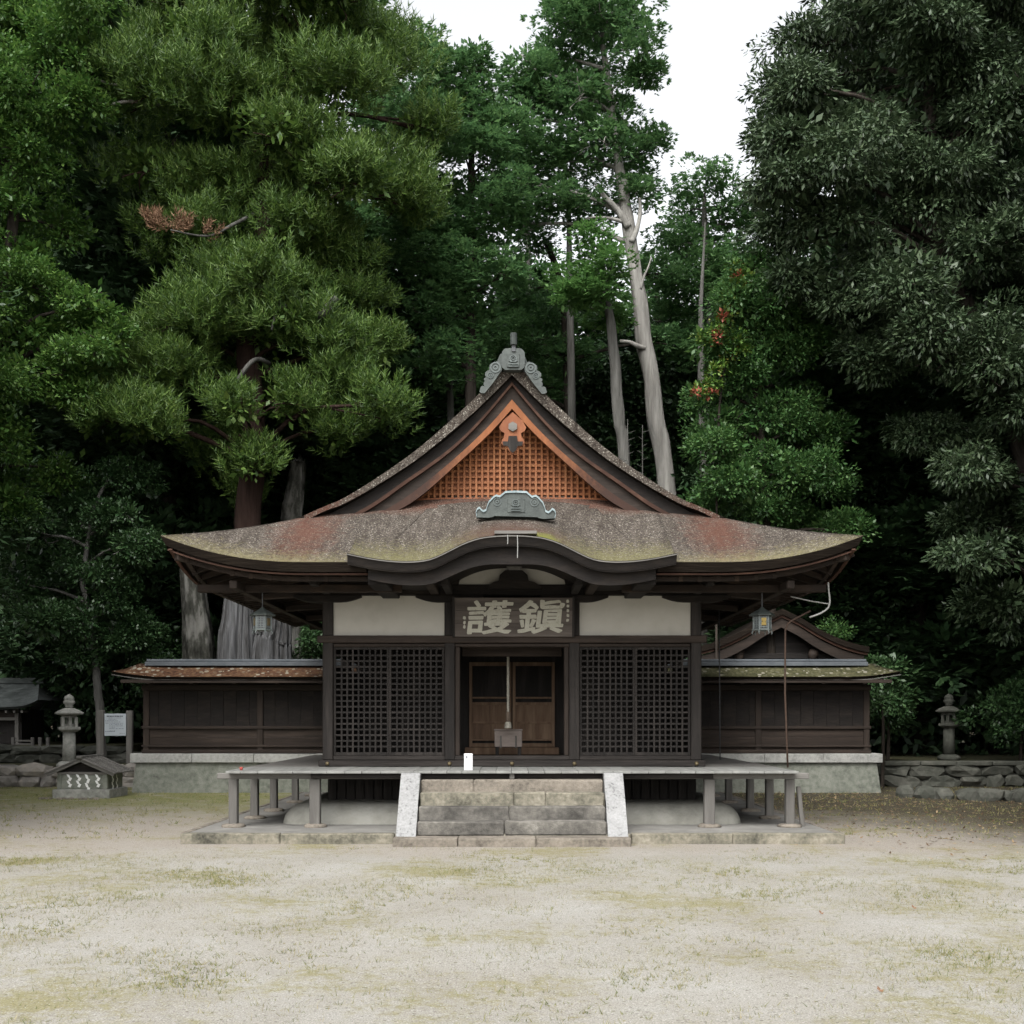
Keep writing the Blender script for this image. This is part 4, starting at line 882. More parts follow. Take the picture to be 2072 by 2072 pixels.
RP = thing('bell_rope', 'twisted pale bell rope with wooden grip hanging in the open doorway', 'rope', (bx, YR, 1.5))
rx = at(1028, 1400, YR).x; zt_, zb_ = 3.42, EYE + (HY - 1441) * YR / F
for k in range(3):
    pts = []
    for i in range(121):
        t = i / 120; z = zb_ + (zt_ - zb_) * t; a = 2 * math.pi * (z * 7.5 + k / 3); pts.append((rx + 0.013 * math.cos(a), YR + 0.013 * math.sin(a), z))
    G().tube(pts, 0.0125, 6).build('strand', 'rope', RP, smooth=True)
z1 = EYE + (HY - 1460) * YR / F; z2 = EYE + (HY - 1475) * YR / F
G().lathe([(0.030, z1), (0.036, z1 + 0.01), (0.040, zb_ - 0.01), (0.030, zb_ + 0.01)], 12, (rx, YR, 0)).build('grip', 'rope_handle', RP, smooth=True)
G().lathe([(0.062, z2 + 0.012), (0.060, z2 + 0.04), (0.050, z1 - 0.018), (0.031, z1 - 0.001)], 12, (rx, YR, 0)).build('tassel', 'rope', RP, smooth=True)

# small white notice standing on the deck, and the red cup
a, b = at(939, 1525, 15.95), at(956, 1561, 15.95)
WN = thing('white_notice_box', 'small upright white box standing on the veranda edge left of the steps', 'box', ((a.x + b.x) / 2, 16.0, 0.958))
G().box(a.x, b.x, 15.95, 16.03, 0.960, a.z, 0.004).build('body', 'white_paint', WN)
G().box(a.x + 0.03, a.x + 0.05, 15.945, 15.949, a.z - 0.07, a.z - 0.03).build('print', 'ink_pale', WN)
p = at(488, 1553, 16.0); g = G(); g.lathe([(0.0, 0), (0.020, 0), (0.026, 0.045), (0.023, 0.045), (0.018, 0.010), (0.0, 0.010)], 12, (p.x, 16.0, 0.958)); o = g.build('red_cup', 'red_plastic', None, smooth=True); tag(o, 'tiny red cup on the left front corner of the veranda', 'cup')

# hanging lanterns under the eaves
def hanging_lantern(c, label, body, crest_m, gold_front):
    T = thing('hanging_lantern', label, 'lantern', (c.x, c.y, c.z - 0.17), 'metal lanterns hanging under the eaves')
    x, y, z = c
    G().lathe([(0.19, 0.09), (0.195, 0.105), (0.13, 0.15), (0.05, 0.19), (0.02, 0.22), (0.0, 0.22)], 6, (x, y, z), R(0)).build('cap', 'copper', T)
    G().lathe([(0.118, -0.10), (0.128, 0.088)], 6, (x, y, z), R(0)).build('body', body, T)
    G().lathe([(0.125, -0.125), (0.15, -0.12), (0.15, -0.102), (0.125, -0.098)], 6, (x, y, z), R(0)).build('base', 'silver', T)
    for k in range(6):
        a = R(60 * k); px, py = x + 0.128 * math.cos(a), y + 0.128 * math.sin(a); G().box(px - 0.009, px + 0.009, py - 0.009, py + 0.009, z - 0.1, z + 0.09).build('corner_post', 'silver', T)
        G().tube([(px, py, z - 0.12), (x + 0.15 * math.cos(a), y + 0.15 * math.sin(a), z - 0.16), (x + 0.135 * math.cos(a), y + 0.135 * math.sin(a), z - 0.18)], [0.012, 0.01, 0.006], 5).build('foot', 'silver', T)
        a2 = R(60 * k + 30); n = Vector((math.cos(a2), math.sin(a2), 0)); t = Vector((-n.y, n.x, 0)); o = Vector((x, y, z - 0.005)) + n * 0.112
        g = G()
        for q in (-0.04, 0.0, 0.04): g.cbox(o + t * q, (t, n, Vector((0, 0, 1))), (0.006, 0.006, 0.085))
        for q in (-0.07, -0.035, 0, 0.035, 0.07): g.cbox(o + Vector((0, 0, q)), (t, n, Vector((0, 0, 1))), (0.055, 0.005, 0.006))
        g.build('fretwork', 'silver' , T)
        if (gold_front and k == 4) or (not gold_front and k in (3, 5)):
            o = Vector((x, y, z)) + n * 0.121; g = G()
            g.cbox(o + Vector((0, 0, 0.03)), (t, n, Vector((0, 0, 1))), (0.036, 0.006, 0.026), 0.01); g.cbox(o - Vector((0, 0, 0.03)), (t, n, Vector((0, 0, 1))), (0.036, 0.006, 0.026), 0.01)
            g.cbox(o, (t, n, Vector((0, 0, 1))), (0.022, 0.007, 0.05), 0.008); g.build('crest', crest_m, T)
    G().tube([(x, y, z + 0.22), (x, y, 3.66)], 0.008, 6).build('chain', 'iron', T)
hanging_lantern(at(531, 1259, 16.236), 'hexagonal metal lantern hanging under the left eave in front of dead trunks', 'iron', 'brass', False)
hanging_lantern(at(1542, 1259, 16.236), 'hexagonal metal lantern with yellow crest hanging under the right eave', 'iron', 'gold', True)

# lightning conductor pipe and cable at the right
P = [at(1602, 1256, 16.0), at(1594, 1262, 16.0), at(1589, 1275, 16.0), at(1588.5, 1400, 16.0), at(1592, 1500, 16.0), at(1594, 1553, 16.0)]
P = [at(1640, 1236, 16.05)] + P
tag(G().tube(P, 0.014, 8).build('conductor_pipe', 'rust', None, smooth=True), 'tall rusty thin pipe rising from the right veranda corner to the eave', 'pipe')
xx = at(1457, 1400, 20.0); tag(G().tube([(xx.x, 20.0, 0.958), (xx.x - 0.01, 20.0, 2.6), (xx.x - 0.02, 19.98, 3.9)], 0.011, 6).build('thin_rod', 'iron', None, smooth=True), 'thin dark rod standing on the right side veranda behind the lantern', 'rod')
cab = [at(1676, 1178, 16.0), at(1677, 1195, 16.0), at(1679, 1215, 16.0), at(1676, 1229, 16.0), at(1664, 1239, 16.0), at(1650, 1245, 16.02), at(1638, 1249, 16.05)]
g = G(); g.tube(smooth_curve(cab, 4), 0.013, 8); g.tube(smooth_curve([at(1600, 1207, 16.3), at(1640, 1216, 16.1), at(1677, 1222, 16.0)], 4), 0.009, 6)
tag(g.build('conductor_cable', 'cable', None, smooth=True), 'grey bent cable hanging from the right corner of the eave', 'cable')

# ================================================================== roofed walls left and right
def roofed_wall(sx, xin, xout, roofm, label):
    T = thing('roofed_wall', label, 'wall', (sx * (xin + xout) / 2, 25.6, 0), 'roofed plank walls beside the hall')
    X = lambda a, b: sorted((sx * a, sx * b))
    # sloping stone base
    xb, xt = xout + 0.30, xout + 0.22
    g = G(); xa = xin
    vs = [(sx * xa, 25.40, -0.1), (sx * xb, 25.40, -0.1), (sx * xb, 26.2, -0.1), (sx * xa, 26.2, -0.1), (sx * xa, 25.50, 0.688), (sx * xt, 25.50, 0.688), (sx * xt, 26.1, 0.688), (sx * xa, 26.1, 0.688)]
    g.add(vs, [(0, 1, 5, 4), (1, 2, 6, 5), (2, 3, 7, 6), (3, 0, 4, 7), (4, 5, 6, 7)]); fixnormals(g.build('stone_base', 'stone_base', T))
    n = 4; e = np.linspace(xin, xout + 0.34, n + 1)
    for a, b in zip(e[:-1], e[1:]):
        g = G(); g.box(*(lambda q: (q[0] + 0.004, q[1] - 0.004))(X(a, b)), 25.42, 26.15, 0.692, 0.90 + random.uniform(-0.006, 0.006), 0.012, 0.003); g.build('ledge_stone', 'stone_ledge', T)
    # timber
    for k, x in enumerate(np.linspace(xin + 0.1, xout, 3)):
        G().box(*X(x - 0.07, x + 0.07), 25.53, 25.67, 0.905, 2.50, 0.01).build('post', 'wood_brown_v', T)
    for z0, z1 in ((0.906, 0.99), (1.05, 1.10), (1.47, 1.54), (2.36, 2.50)):
        G().box(*X(xin, xout + 0.10), 25.515, 25.60, z0, z1, 0.008).build('rail', 'wood_brown_h', T)
    for z0, z1 in ((0.99, 1.05), (1.10, 1.28), (1.283, 1.468)):
        G().box(*X(xin, xout - 0.02), 25.575, 25.61, z0, z1, 0.004).build('plank', 'wood_brown_h', T)
    x = xin
    while x < xout - 0.05:
        G().box(*X(x + 0.002, min(x + 0.298, xout - 0.03)), 25.585 + random.uniform(-0.004, 0.004), 25.615, 1.54, 2.36, 0.003).build('plank', 'wood_shaded', T); x += 0.3
    for x in np.linspace(xin + 0.3, xout - 0.2, 6):
        G().box(*X(x - 0.04, x + 0.04), 25.06, 25.6, 2.50, 2.57).build('eave_arm', 'wood_brown_v', T)
    G().box(*X(xin, xout + 0.42), 25.04, 25.12, 2.52, 2.60, 0.006).build('eave_purlin', 'wood_brown_h', T)
    G().box(*X(xin, xout + 0.02), 25.56, 25.60, 2.50, 2.80).build('frieze_board', 'wood_dark_h', T)
    # bark roof with upturned end, copper ridge
    rows = []
    for d in (0, 0.06, 0.15, 0.3, 0.45, 0.6):
        pts = []
        for q in np.linspace(0, 1, 25):
            xe = xin + (xout + 0.62 - 0.45 * (d / 0.6) - xin) * q; up = 0.13 * max(0, (q - 0.8) / 0.2) ** 1.8 * (1 - d / 0.8)
            z = 2.66 + 0.30 * d / 0.6 - 0.03 * math.sin(math.pi * d / 0.6) + up + 0.008 * mnoise.noise(Vector((xe * 4, d * 9, sx)))
            pts.append((sx * xe, 25.0 + d, z))
        rows.append((d, pts if sx > 0 else pts[::-1]))
    _t = globals()['thick']; globals()['thick'] = lambda d: 0.06
    g = G(); g.add(*patch(rows)); rows2 = [(d, [(p[0], 51.2 - p[1], p[2]) for p in pts[::-1]]) for d, pts in rows]; g.add(*patch(rows2)); globals()['thick'] = _t
    rf = g.build('roof', roofm, T)
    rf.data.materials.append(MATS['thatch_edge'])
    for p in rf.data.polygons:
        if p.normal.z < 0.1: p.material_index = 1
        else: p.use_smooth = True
    eave_strip([(p[0], p[1] + 0.06, p[2] - 0.075) for p in rows[0][1]], 'eave_board', 'wood_grey_h', 0.02, 0.04, T)
    G().box(*X(xin, xout + 0.0), 25.44, 25.76, 2.93, 3.02, 0.006).build('ridge_cap', 'ridge_metal', T)
    G().box(*X(xin, xout - 0.03), 25.46, 25.74, 3.024, 3.085, 0.01).build('ridge_cap', 'ridge_metal', T)
    # end gable wall returning backwards
    G().box(*X(xout - 0.03, xout + 0.03), 25.7, 30.0, 0.92, 2.5).build('return_wall', 'wood_dark_v', T)
roofed_wall(-1, 3.1, 8.48, 'thatch_wall', 'long roofed plank wall left of the hall with reddish bark roof')
roofed_wall(1, 3.1, 8.22, 'thatch_wall_moss', 'roofed plank wall right of the hall with green mossy roof')

# ---- small gabled building behind the right wall
def gable_shrine():
    Y0, Y1 = 28.4, 32.0; c = at(1572, 1240, 29.0); cx = c.x
    T = thing('side_shrine', 'dark timber outbuilding with curved mossy gable roof behind the right wall', 'shrine', (cx, 30, 0))
    s = 29.0 / F
    prof_ = [(0, 0), (35, 17), (75, 41), (115, 60), (150, 71), (172, 75)]
    crv = smooth_curve([(a * s, c.z - b * s, 0) for a, b in prof_], 5); up = [(q.x, q.y) for q in crv]
    for sx in (-1, 1):
        f = lambda L, dz=0: [(cx + sx * x, z + dz) for x, z in L]
        o = G().band(f(up, 0.05), f(up, -0.10), Y0, Y1).build('roof_slope', 'thatch_wall_moss', T); o.data.materials.append(MATS['thatch_edge'])
        for p in o.data.polygons:
            if p.normal.z < 0.2: p.material_index = 1
        G().band(f(up, -0.103), f(up, -0.17), Y0 + 0.05, Y0 + 0.12).build('bargeboard_trim', 'wood_red', T)
        G().band(f([(x * 0.96, z) for x, z in up], -0.172), f([(x * 0.93, z) for x, z in up], -0.42), Y0 + 0.1, Y0 + 0.16).build('bargeboard', 'wood_brown_h', T)
        G().box(*sorted((cx + sx * 1.1, cx + sx * 1.24)), Y0 + 0.64, Y0 + 0.78, 0, 3.3, 0.01).build('pillar', 'wood_brown_v', T)
        p0 = at(1572 + sx * 75, 1320, Y0 + 0.2); g = G(); g.rock((p0.x, Y0 + 0.3, p0.z - 0.05), (0.13, 0.10, 0.15), 3 + sx, 2, 0.3); g.build('carved_nose', 'wood_brown_h', T, smooth=True)
    g = G(); g.prism([(cx - 1.5, 2.0), (cx + 1.5, 2.0), (cx + 1.5, 3.35), (cx, 4.3), (cx - 1.5, 3.35)], Y0 + 0.55, Y0 + 0.6); fixnormals(g.build('gable_wall', 'wood_dark_h', T))
    G().box(cx - 1.5, cx + 1.5, Y0 + 0.4, Y0 + 0.5, 3.28, 3.42, 0.01).build('tie_beam', 'wood_dark_h', T)
    G().box(cx - 1.4, cx + 1.4, Y0 + 0.62, Y1 - 0.2, 0.0, 3.2).build('body', 'wood_dark_v', T)
gable_shrine()

# ================================================================== left corner: little stone altar, lanterns, sign, walls
def shide(T, x, y, z, h, along=0):
    """zigzag folded paper"""
    w = 0.055; g = G(); n = 4; hh = h / n
    for k in range(n):
        off = (w * 0.30) * (1 if k % 2 else -1); sk = 0.016 * (-1 if k % 2 else 1)
        pts = [(-w / 2 + off - sk, -k * hh), (w / 2 + off - sk, -k * hh - 0.012), (w / 2 + off + sk, -(k + 1) * hh - 0.012), (-w / 2 + off + sk, -(k + 1) * hh)]
        yo = 0.004 * (k % 2)
        if along == 0: vs = [(x + a, y - yo, z + b) for a, b in pts] + [(x + a, y - yo - 0.004, z + b) for a, b in pts]
        else: vs = [(x + yo, y + a, z + b) for a, b in pts] + [(x + yo + 0.004, y + a, z + b) for a, b in pts]
        g.add(vs, [(0, 1, 2, 3), (7, 6, 5, 4), (0, 4, 5, 1), (1, 5, 6, 2), (2, 6, 7, 3), (3, 7, 4, 0)])
    return g.build('paper_streamer', 'paper', T)
def altar():
    Y0 = 23.6; s = Y0 / F; cx = (163 - CX) * s
    T = thing('stone_altar', 'small stone altar box with plank roof and white zigzag paper streamers', 'altar', (cx, Y0 + 0.5, 0))
    w = 0.61
    G().box(cx - w, cx + w, Y0, Y0 + 1.15, -0.05, 0.19, 0.015, 0.004).build('base_slab', 'lantern_stone', T)
    wb = 0.53
    G().box(cx - wb, cx + wb, Y0 + 0.10, Y0 + 1.05, 0.191, 0.50, 0.01, 0.003).build('body', 'stone_base', T)
    for q in (-1, 1): G().box(*sorted((cx + q * (wb - 0.09), cx + q * (wb + 0.01))), Y0 + 0.085, Y0 + 0.18, 0.192, 0.55, 0.01).build('corner_post', 'stone_base', T)
    G().box(cx - wb, cx + wb, Y0 + 0.08, Y0 + 0.18, 0.50, 0.56, 0.008).build('crossbeam', 'wood_grey_h', T)
    za, zr = 0.52, 0.845; hw = 0.72
    g = G(); g.prism([(cx - wb, 0.56), (cx + wb, 0.56), (cx, 0.80)], Y0 + 0.2, Y0 + 0.24); fixnormals(g.build('gable_board', 'wood_dark_h', T))
    for q in (-1, 1):
        G().beam((cx, Y0 - 0.01, zr - 0.03), (cx + q * hw, Y0 - 0.01, za - 0.02), 0.04, 0.06, 0.004).build('bargeboard', 'wood_grey_h', T)
        n = 6
        for k in range(n):
            y0 = Y0 - 0.06 + k * 0.2; yc = y0 + 0.1
            d = Vector((q * hw, 0, za - zr)).normalized(); nrm = Vector((-d.z * q, 0, d.x * q)); L = math.hypot(hw, zr - za)
            c = Vector((cx, yc, zr)) + d * (L / 2) + nrm * (0.02 + 0.008 * (k % 2))
            G().cbox(c, (d, (0, 1, 0), nrm), (L / 2 + 0.02, 0.098, 0.012), 0.003).build('roof_plank', 'wood_grey_v', T)
        for k in range(n - 1):
            yc = Y0 + 0.14 + k * 0.2; c = Vector((cx, yc, zr)) + d * (L / 2) + nrm * 0.045
            G().cbox(c, (d, (0, 1, 0), nrm), (L / 2 + 0.02, 0.018, 0.012), 0.003).build('roof_batten', 'wood_grey_v', T)
    G().box(cx - 0.06, cx + 0.06, Y0 - 0.10, Y0 + 1.18, zr + 0.01, zr + 0.07, 0.01).build('ridge_board', 'wood_grey_v', T)
    for k, x in enumerate((-0.27, -0.07, 0.12, 0.34)): shide(T, cx + x, Y0 + 0.075, 0.515, 0.27 + 0.1 * (k == 2))
    for y in (0.35, 0.6): shide(T, cx + wb + 0.03, Y0 + y, 0.49, 0.3, 1)
altar()
for k in range(9):
    p = at(90 + k * 14 + random.uniform(-6, 6), 1618 + random.uniform(-3, 4), 23.4)
    o = G().rock((p.x, random.uniform(23.2, 23.5), 0.015), (random.uniform(0.05, 0.11), 0.06, 0.03), k + 40, 1, 0.3).build('pebble', 'granite'); tag(o, 'pale small stone on the moss before the stone altar', 'stone', 'pale stones before the stone altar')

def stone_lantern(loc, H, m, label):
    T = thing('stone_lantern', label, 'lantern', loc); x, y, z = loc; k = H / 1.85
    L = lambda pr, n, nm, rot=0.0, sm=False: G().lathe([(r * k, zz * k) for r, zz in pr], n, loc, rot).build(nm, m, T, smooth=sm)
    L([(0.30, 0), (0.31, 0.08), (0.24, 0.14), (0.20, 0.16)], 14, 'base', 0, True)
    L([(0.17, 0.16), (0.155, 0.5), (0.15, 0.90)], 14, 'shaft', 0, True)
    L([(0.20, 0.90), (0.29, 0.96), (0.29, 1.02), (0.20, 1.03)], 6, 'platform', R(0))
    for q in range(6):
        a = R(60 * q); px, py = x + 0.175 * k * math.cos(a), y + 0.175 * k * math.sin(a)
        G().lathe([(0.045 * k, 1.03 * k), (0.045 * k, 1.27 * k)], 6, (px, py, z)).build('firebox_post', m, T)
    L([(0.20, 1.26), (0.20, 1.30)], 6, 'firebox_top', R(0))
    L([(0.12, 1.03), (0.12, 1.10)], 6, 'firebox_floor', R(0))
    L([(0.36, 1.34), (0.375, 1.375), (0.27, 1.44), (0.13, 1.495), (0.10, 1.50)], 6, 'cap', R(0)); L([(0.18, 1.301), (0.34, 1.34)], 6, 'cap_underside', R(0))
    L([(0.07, 1.50), (0.10, 1.53), (0.09, 1.57), (0.145, 1.62), (0.145, 1.66), (0.11, 1.70), (0.13, 1.73), (0.10, 1.79), (0.03, 1.84), (0, 1.85)], 12, 'jewel', 0, True)
p = at(140, 1545, 28.2); stone_lantern((p.x, 28.2, 0.46), 1.88, 'lantern_stone', 'grey stone lantern standing on the left terrace beside the notice board')
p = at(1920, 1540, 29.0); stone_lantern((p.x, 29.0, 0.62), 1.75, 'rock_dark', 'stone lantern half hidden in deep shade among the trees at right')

# notice board
NB = thing('notice_board', 'white notice board with rows of dark print between two wooden posts', 'sign', (at(233, 1500, 28.0).x, 28.0, 0.46))
s = 28.0 / F
for (u0, u1, vt) in ((196, 211, 1437), (256, 268, 1438)):
    a = at(u0, vt, 28.05); b = at(u1, vt, 28.05); G().box(a.x, b.x, 28.0, 28.12, 0.40, a.z, 0.01).build('post', 'wood_grey_v', NB)
a, b = at(211.5, 1444, 27.95), at(255, 1489, 27.95)
G().box(a.x, b.x, 27.94, 27.97, b.z, a.z, 0.004).build('board', 'sign_white', NB)
G().box(a.x, b.x, 28.0, 28.03, b.z + 0.05, b.z + 0.12).build('cross_rail', 'wood_grey_h', NB); G().box(a.x, b.x, 27.972, 28.0, b.z + 0.06, b.z + 0.11).build('cross_rail', 'wood_grey_h', NB)
g = G(); sc = (b.x - a.x) / 1000.0
def mark(gg, x0, x1, y, h): gg.box(a.x + x0 * sc, a.x + x1 * sc, 27.9365, 27.9395, a.z - (y + h) * sc, a.z - y * sc)
g = G()
for k in range(10): mark(g, 110 + k * 76, 110 + k * 76 + random.uniform(50, 66), 95 + random.uniform(-4, 4), 52)
g.build('print', 'ink', NB)
g = G()
for row, (x0, x1) in enumerate([(200, 780), (190, 560), (40, 620), (40, 760), (40, 880), (230, 880), (230, 860), (230, 500), (230, 900), (210, 520)]):
    x = x0
    while x < x1:
        w = random.uniform(14, 60); mark(g, x, min(x + w, x1), 190 + row * 62 + (40 if row > 8 else 0), 22); x += w + random.uniform(8, 40)
for k in range(5): mark(g, 40 + k * 95, 40 + k * 95 + random.uniform(50, 80), 815, 26)
for k in range(3): mark(g, 720 + k * 90, 750 + k * 90, 905, 28)
g.build('print', 'ink_pale', NB)

# rough retaining walls
def stone_wall(name, label, y, x0, x1, zb, zt, m, big, depth=0.35, seed=1):
    T = thing(name, label, 'wall', ((x0 + x1) / 2, y, zb)); rnd = random.Random(seed); h = (zt - zb)
    for row in range(2):
        x = x0 - rnd.uniform(0, 0.3) + (0.2 if row else 0)
        while x < x1:
            w = rnd.uniform(0.6, 1.4) * big; hh = h * (0.58 if row == 0 else 0.54); zc = zb + hh * 0.42 if row == 0 else zt - hh * 0.42
            g = G(); g.rock((x + w / 2, y + rnd.uniform(-0.04, 0.05), zc + rnd.uniform(-0.02, 0.02)), (w * 0.58, depth, hh * rnd.uniform(0.56, 0.72)), rnd.uniform(0, 99), 2, 0.42); g.build('stone', m, T, smooth=False); x += w
stone_wall('retaining_wall', 'low wall of rounded pale field stones at the far left', 27.75, -13.8, -9.2, 0.0, 0.50, 'rock', 0.55, 0.3, 3)
stone_wall('upper_retaining_wall', 'dark mossy stone edging behind the left field stone wall', 31.2, -15.5, -11.2, 0.46, 0.92, 'rock_dark', 0.95, 0.3, 5)
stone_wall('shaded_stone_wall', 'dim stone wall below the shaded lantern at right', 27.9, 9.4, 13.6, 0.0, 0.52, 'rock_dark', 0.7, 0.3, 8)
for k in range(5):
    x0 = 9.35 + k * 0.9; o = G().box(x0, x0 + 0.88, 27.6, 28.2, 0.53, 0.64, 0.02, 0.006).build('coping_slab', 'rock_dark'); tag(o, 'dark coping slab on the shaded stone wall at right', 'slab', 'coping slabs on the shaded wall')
T = thing('rock_border', 'row of broken mossy rocks at the right edge of the courtyard', 'rocks', (9.5, 22.0, 0))
for k in range(14):
    x = 8.5 + k * 0.36 + random.uniform(-0.1, 0.1); y = 24.0 - k * 0.22 + random.uniform(-0.2, 0.2)
    G().rock((x, y, 0.08), (random.uniform(0.18, 0.32), 0.25, random.uniform(0.12, 0.22)), k + 70, 2, 0.3).build('rock', 'rock_dark', T)

# ---- far left small shrine in the shade
def far_shrine():
    Y = 33.0; s = Y / F; cx = at(-20, 1400, Y).x; zg = 0.92
    T = thing('small_shrine', 'small shrine with dark upswept roof in the shade at far left', 'shrine', (cx, Y + 1, zg))
    P3 = lambda u, v: at(u, v, Y)
    e = [(-115, 1432), (-40, 1432), (0, 1431), (40, 1429), (60, 1424), (76, 1416)]
    eave = [at(u, v, Y) for u, v in e]; rows = []
    nu = smooth_curve([Vector((p.x, p.z, 0)) for p in eave], 5)
    for d in (0, 0.1, 0.3, 0.6, 0.9, 1.2, 1.5):
        pts = []
        for q in nu:
            x = cx + (q.x - cx) * (1 - 0.42 * d / 1.5); up = (q.y - nu[8].y) * (1 - d / 1.5)
            pts.append((x, Y + d, nu[8].y + up + 0.55 * (d / 1.5) + 0.25 * (d / 1.5) ** 2))
        rows.append((d, pts))
    _t = globals()['thick']; globals()['thick'] = lambda d: 0.07
    g = G(); g.add(*patch(rows)); rows2 = [(d, [(p[0], 2 * (Y + 1.5) - p[1], p[2]) for p in pts[::-1]]) for d, pts in rows]; g.add(*patch(rows2))
    srow = []
    for d in (0, 0.1, 0.3, 0.6, 0.9): 
        i = -1; pass
    globals()['thick'] = _t
    g.build('roof', 'slate_roof', T)
    xr = rows[0][1][-1][0]
    g = G(); g.prism([(cx - 1.0, rows[-1][1][0][2] - 0.03), (cx + 1.0, rows[-1][1][0][2] - 0.03), (cx + 1.0, rows[-1][1][0][2] + 0.14), (cx - 1.0, rows[-1][1][0][2] + 0.14)], Y + 1.4, Y + 1.6); fixnormals(g.build('ridge', 'slate_roof', T))
    # rough hip end
    rt = [r[1][-1] for r in rows]; rb = [r[1][0] for r in rows2]; g = G()
    n = len(rt); vs = rt + rb; fs = [(i, i + 1, n + i + 1, n + i) for i in range(n - 1)]; g.add(vs, fs); g.build('roof_end', 'slate_roof', T)
    for u in (-70, 35):
        p = at(u, 1450, Y + 0.5); G().box(p.x - 0.06, p.x + 0.06, Y + 0.45, Y + 0.57, zg, nu[8].y, 0.008).build('pillar', 'wood_grey_v', T)
    p = at(35, 1450, Y + 0.5); q = at(62, 1450, Y + 2.3)
    G().box(cx - 1.2, p.x - 0.06, Y + 0.5, Y + 0.55, 1.75, nu[8].y - 0.1).build('front_board', 'wood_brown_h', T)
    G().box(cx - 1.2, p.x + 0.05, Y + 0.44, Y + 0.50, 1.66, 1.75, 0.006).build('threshold', 'wood_grey_h', T)
    G().box(cx - 1.2, p.x, Y + 0.8, Y + 2.4, 0.95, nu[8].y - 0.05).build('body', 'wood_dark_v', T)
    for k in range(3):
        a = at(12 + k * 16, 1440, Y + 0.1); o = G().box(a.x - 0.03, a.x + 0.03, Y + 0.1, Y + 0.5, nu[8].y - 0.16, nu[8].y - 0.09).build('rafter', 'wood_grey_v', T)
far_shrine()
FN = thing('low_fence', 'short grey post and rail fence before the far left shrine', 'fence', (at(48, 1500, 31.5).x, 31.5, 0.92))
for u in (27, 66, 81, 97):
    p = at(u, 1500, 31.5); G().box(p.x - 0.045, p.x + 0.045, 31.46, 31.55, 0.90, EYE + (HY - 1492) * 31.5 / F, 0.01).build('post', 'wood_grey_v', FN)
a, b = at(28, 1500, 31.5), at(65, 1500, 31.5)
for v in (1499, 1506): z = EYE + (HY - v) * 31.5 / F; G().box(a.x, b.x, 31.48, 31.53, z - 0.025, z + 0.025, 0.006).build('rail', 'wood_grey_h', FN)

# ================================================================== vegetation
def unit(a): return a / np.maximum(np.linalg.norm(a, axis=-1, keepdims=True), 1e-9)
def rdir(n): return unit(rng.normal(size=(n, 3)))
def leaves(P, D, Nn, L, W, fold=0.0):
    """diamond leaves: base P, long axis D, face normal about Nn"""
    n = len(P); D = unit(D); S = unit(np.cross(D, Nn)); L = np.broadcast_to(L, (n,))[:, None]; W = np.broadcast_to(W, (n,))[:, None]
    up = unit(np.cross(S, D)); m = P + D * L * 0.45 - up * W * fold
    V = np.stack([P, m + S * W * 0.5, P + D * L, m - S * W * 0.5], 1).reshape(-1, 3)
    i = np.arange(n)[:, None] * 4 + np.arange(4)[None]; return V, i
def needles(P, D, L, W):
    n = len(P); D = unit(D); S = unit(np.cross(D, rdir(n))); L = np.broadcast_to(L, (n,))[:, None]
    V = np.stack([P - S * W * 0.5, P + S * W * 0.5, P + D * L], 1).reshape(-1, 3)
    return V, np.arange(n)[:, None] * 3 + np.arange(3)[None]
def blob_clusters(blobs, spacing, back=0.45, fill=0.25):
    """cluster centres on (and some inside) the crown's lobes; returns centre, outward direction"""
    C, O = [], []
    for c, r in blobs:
        c = np.array(c); area = 4 * math.pi * (np.mean(np.array(r) ** 1.6)) ** (2 / 1.6); n = max(6, int(area / spacing ** 2))
        d = rdir(n); keep = (d[:, 1] < 0.25) | (rng.random(n) < back); keep &= (d[:, 2] > -0.55) | (rng.random(n) < 0.4); d = d[keep]
        rad = 0.74 + 0.42 * rng.random(len(d)) ** 1.3; C.append(c + d * np.array(r) * rad[:, None]); O.append(d)
        k = int(n * fill); d2 = rdir(k); C.append(c + d2 * np.array(r) * (0.55 * rng.random(k) ** 0.5)[:, None]); O.append(d2)
    return np.concatenate(C), np.concatenate(O)
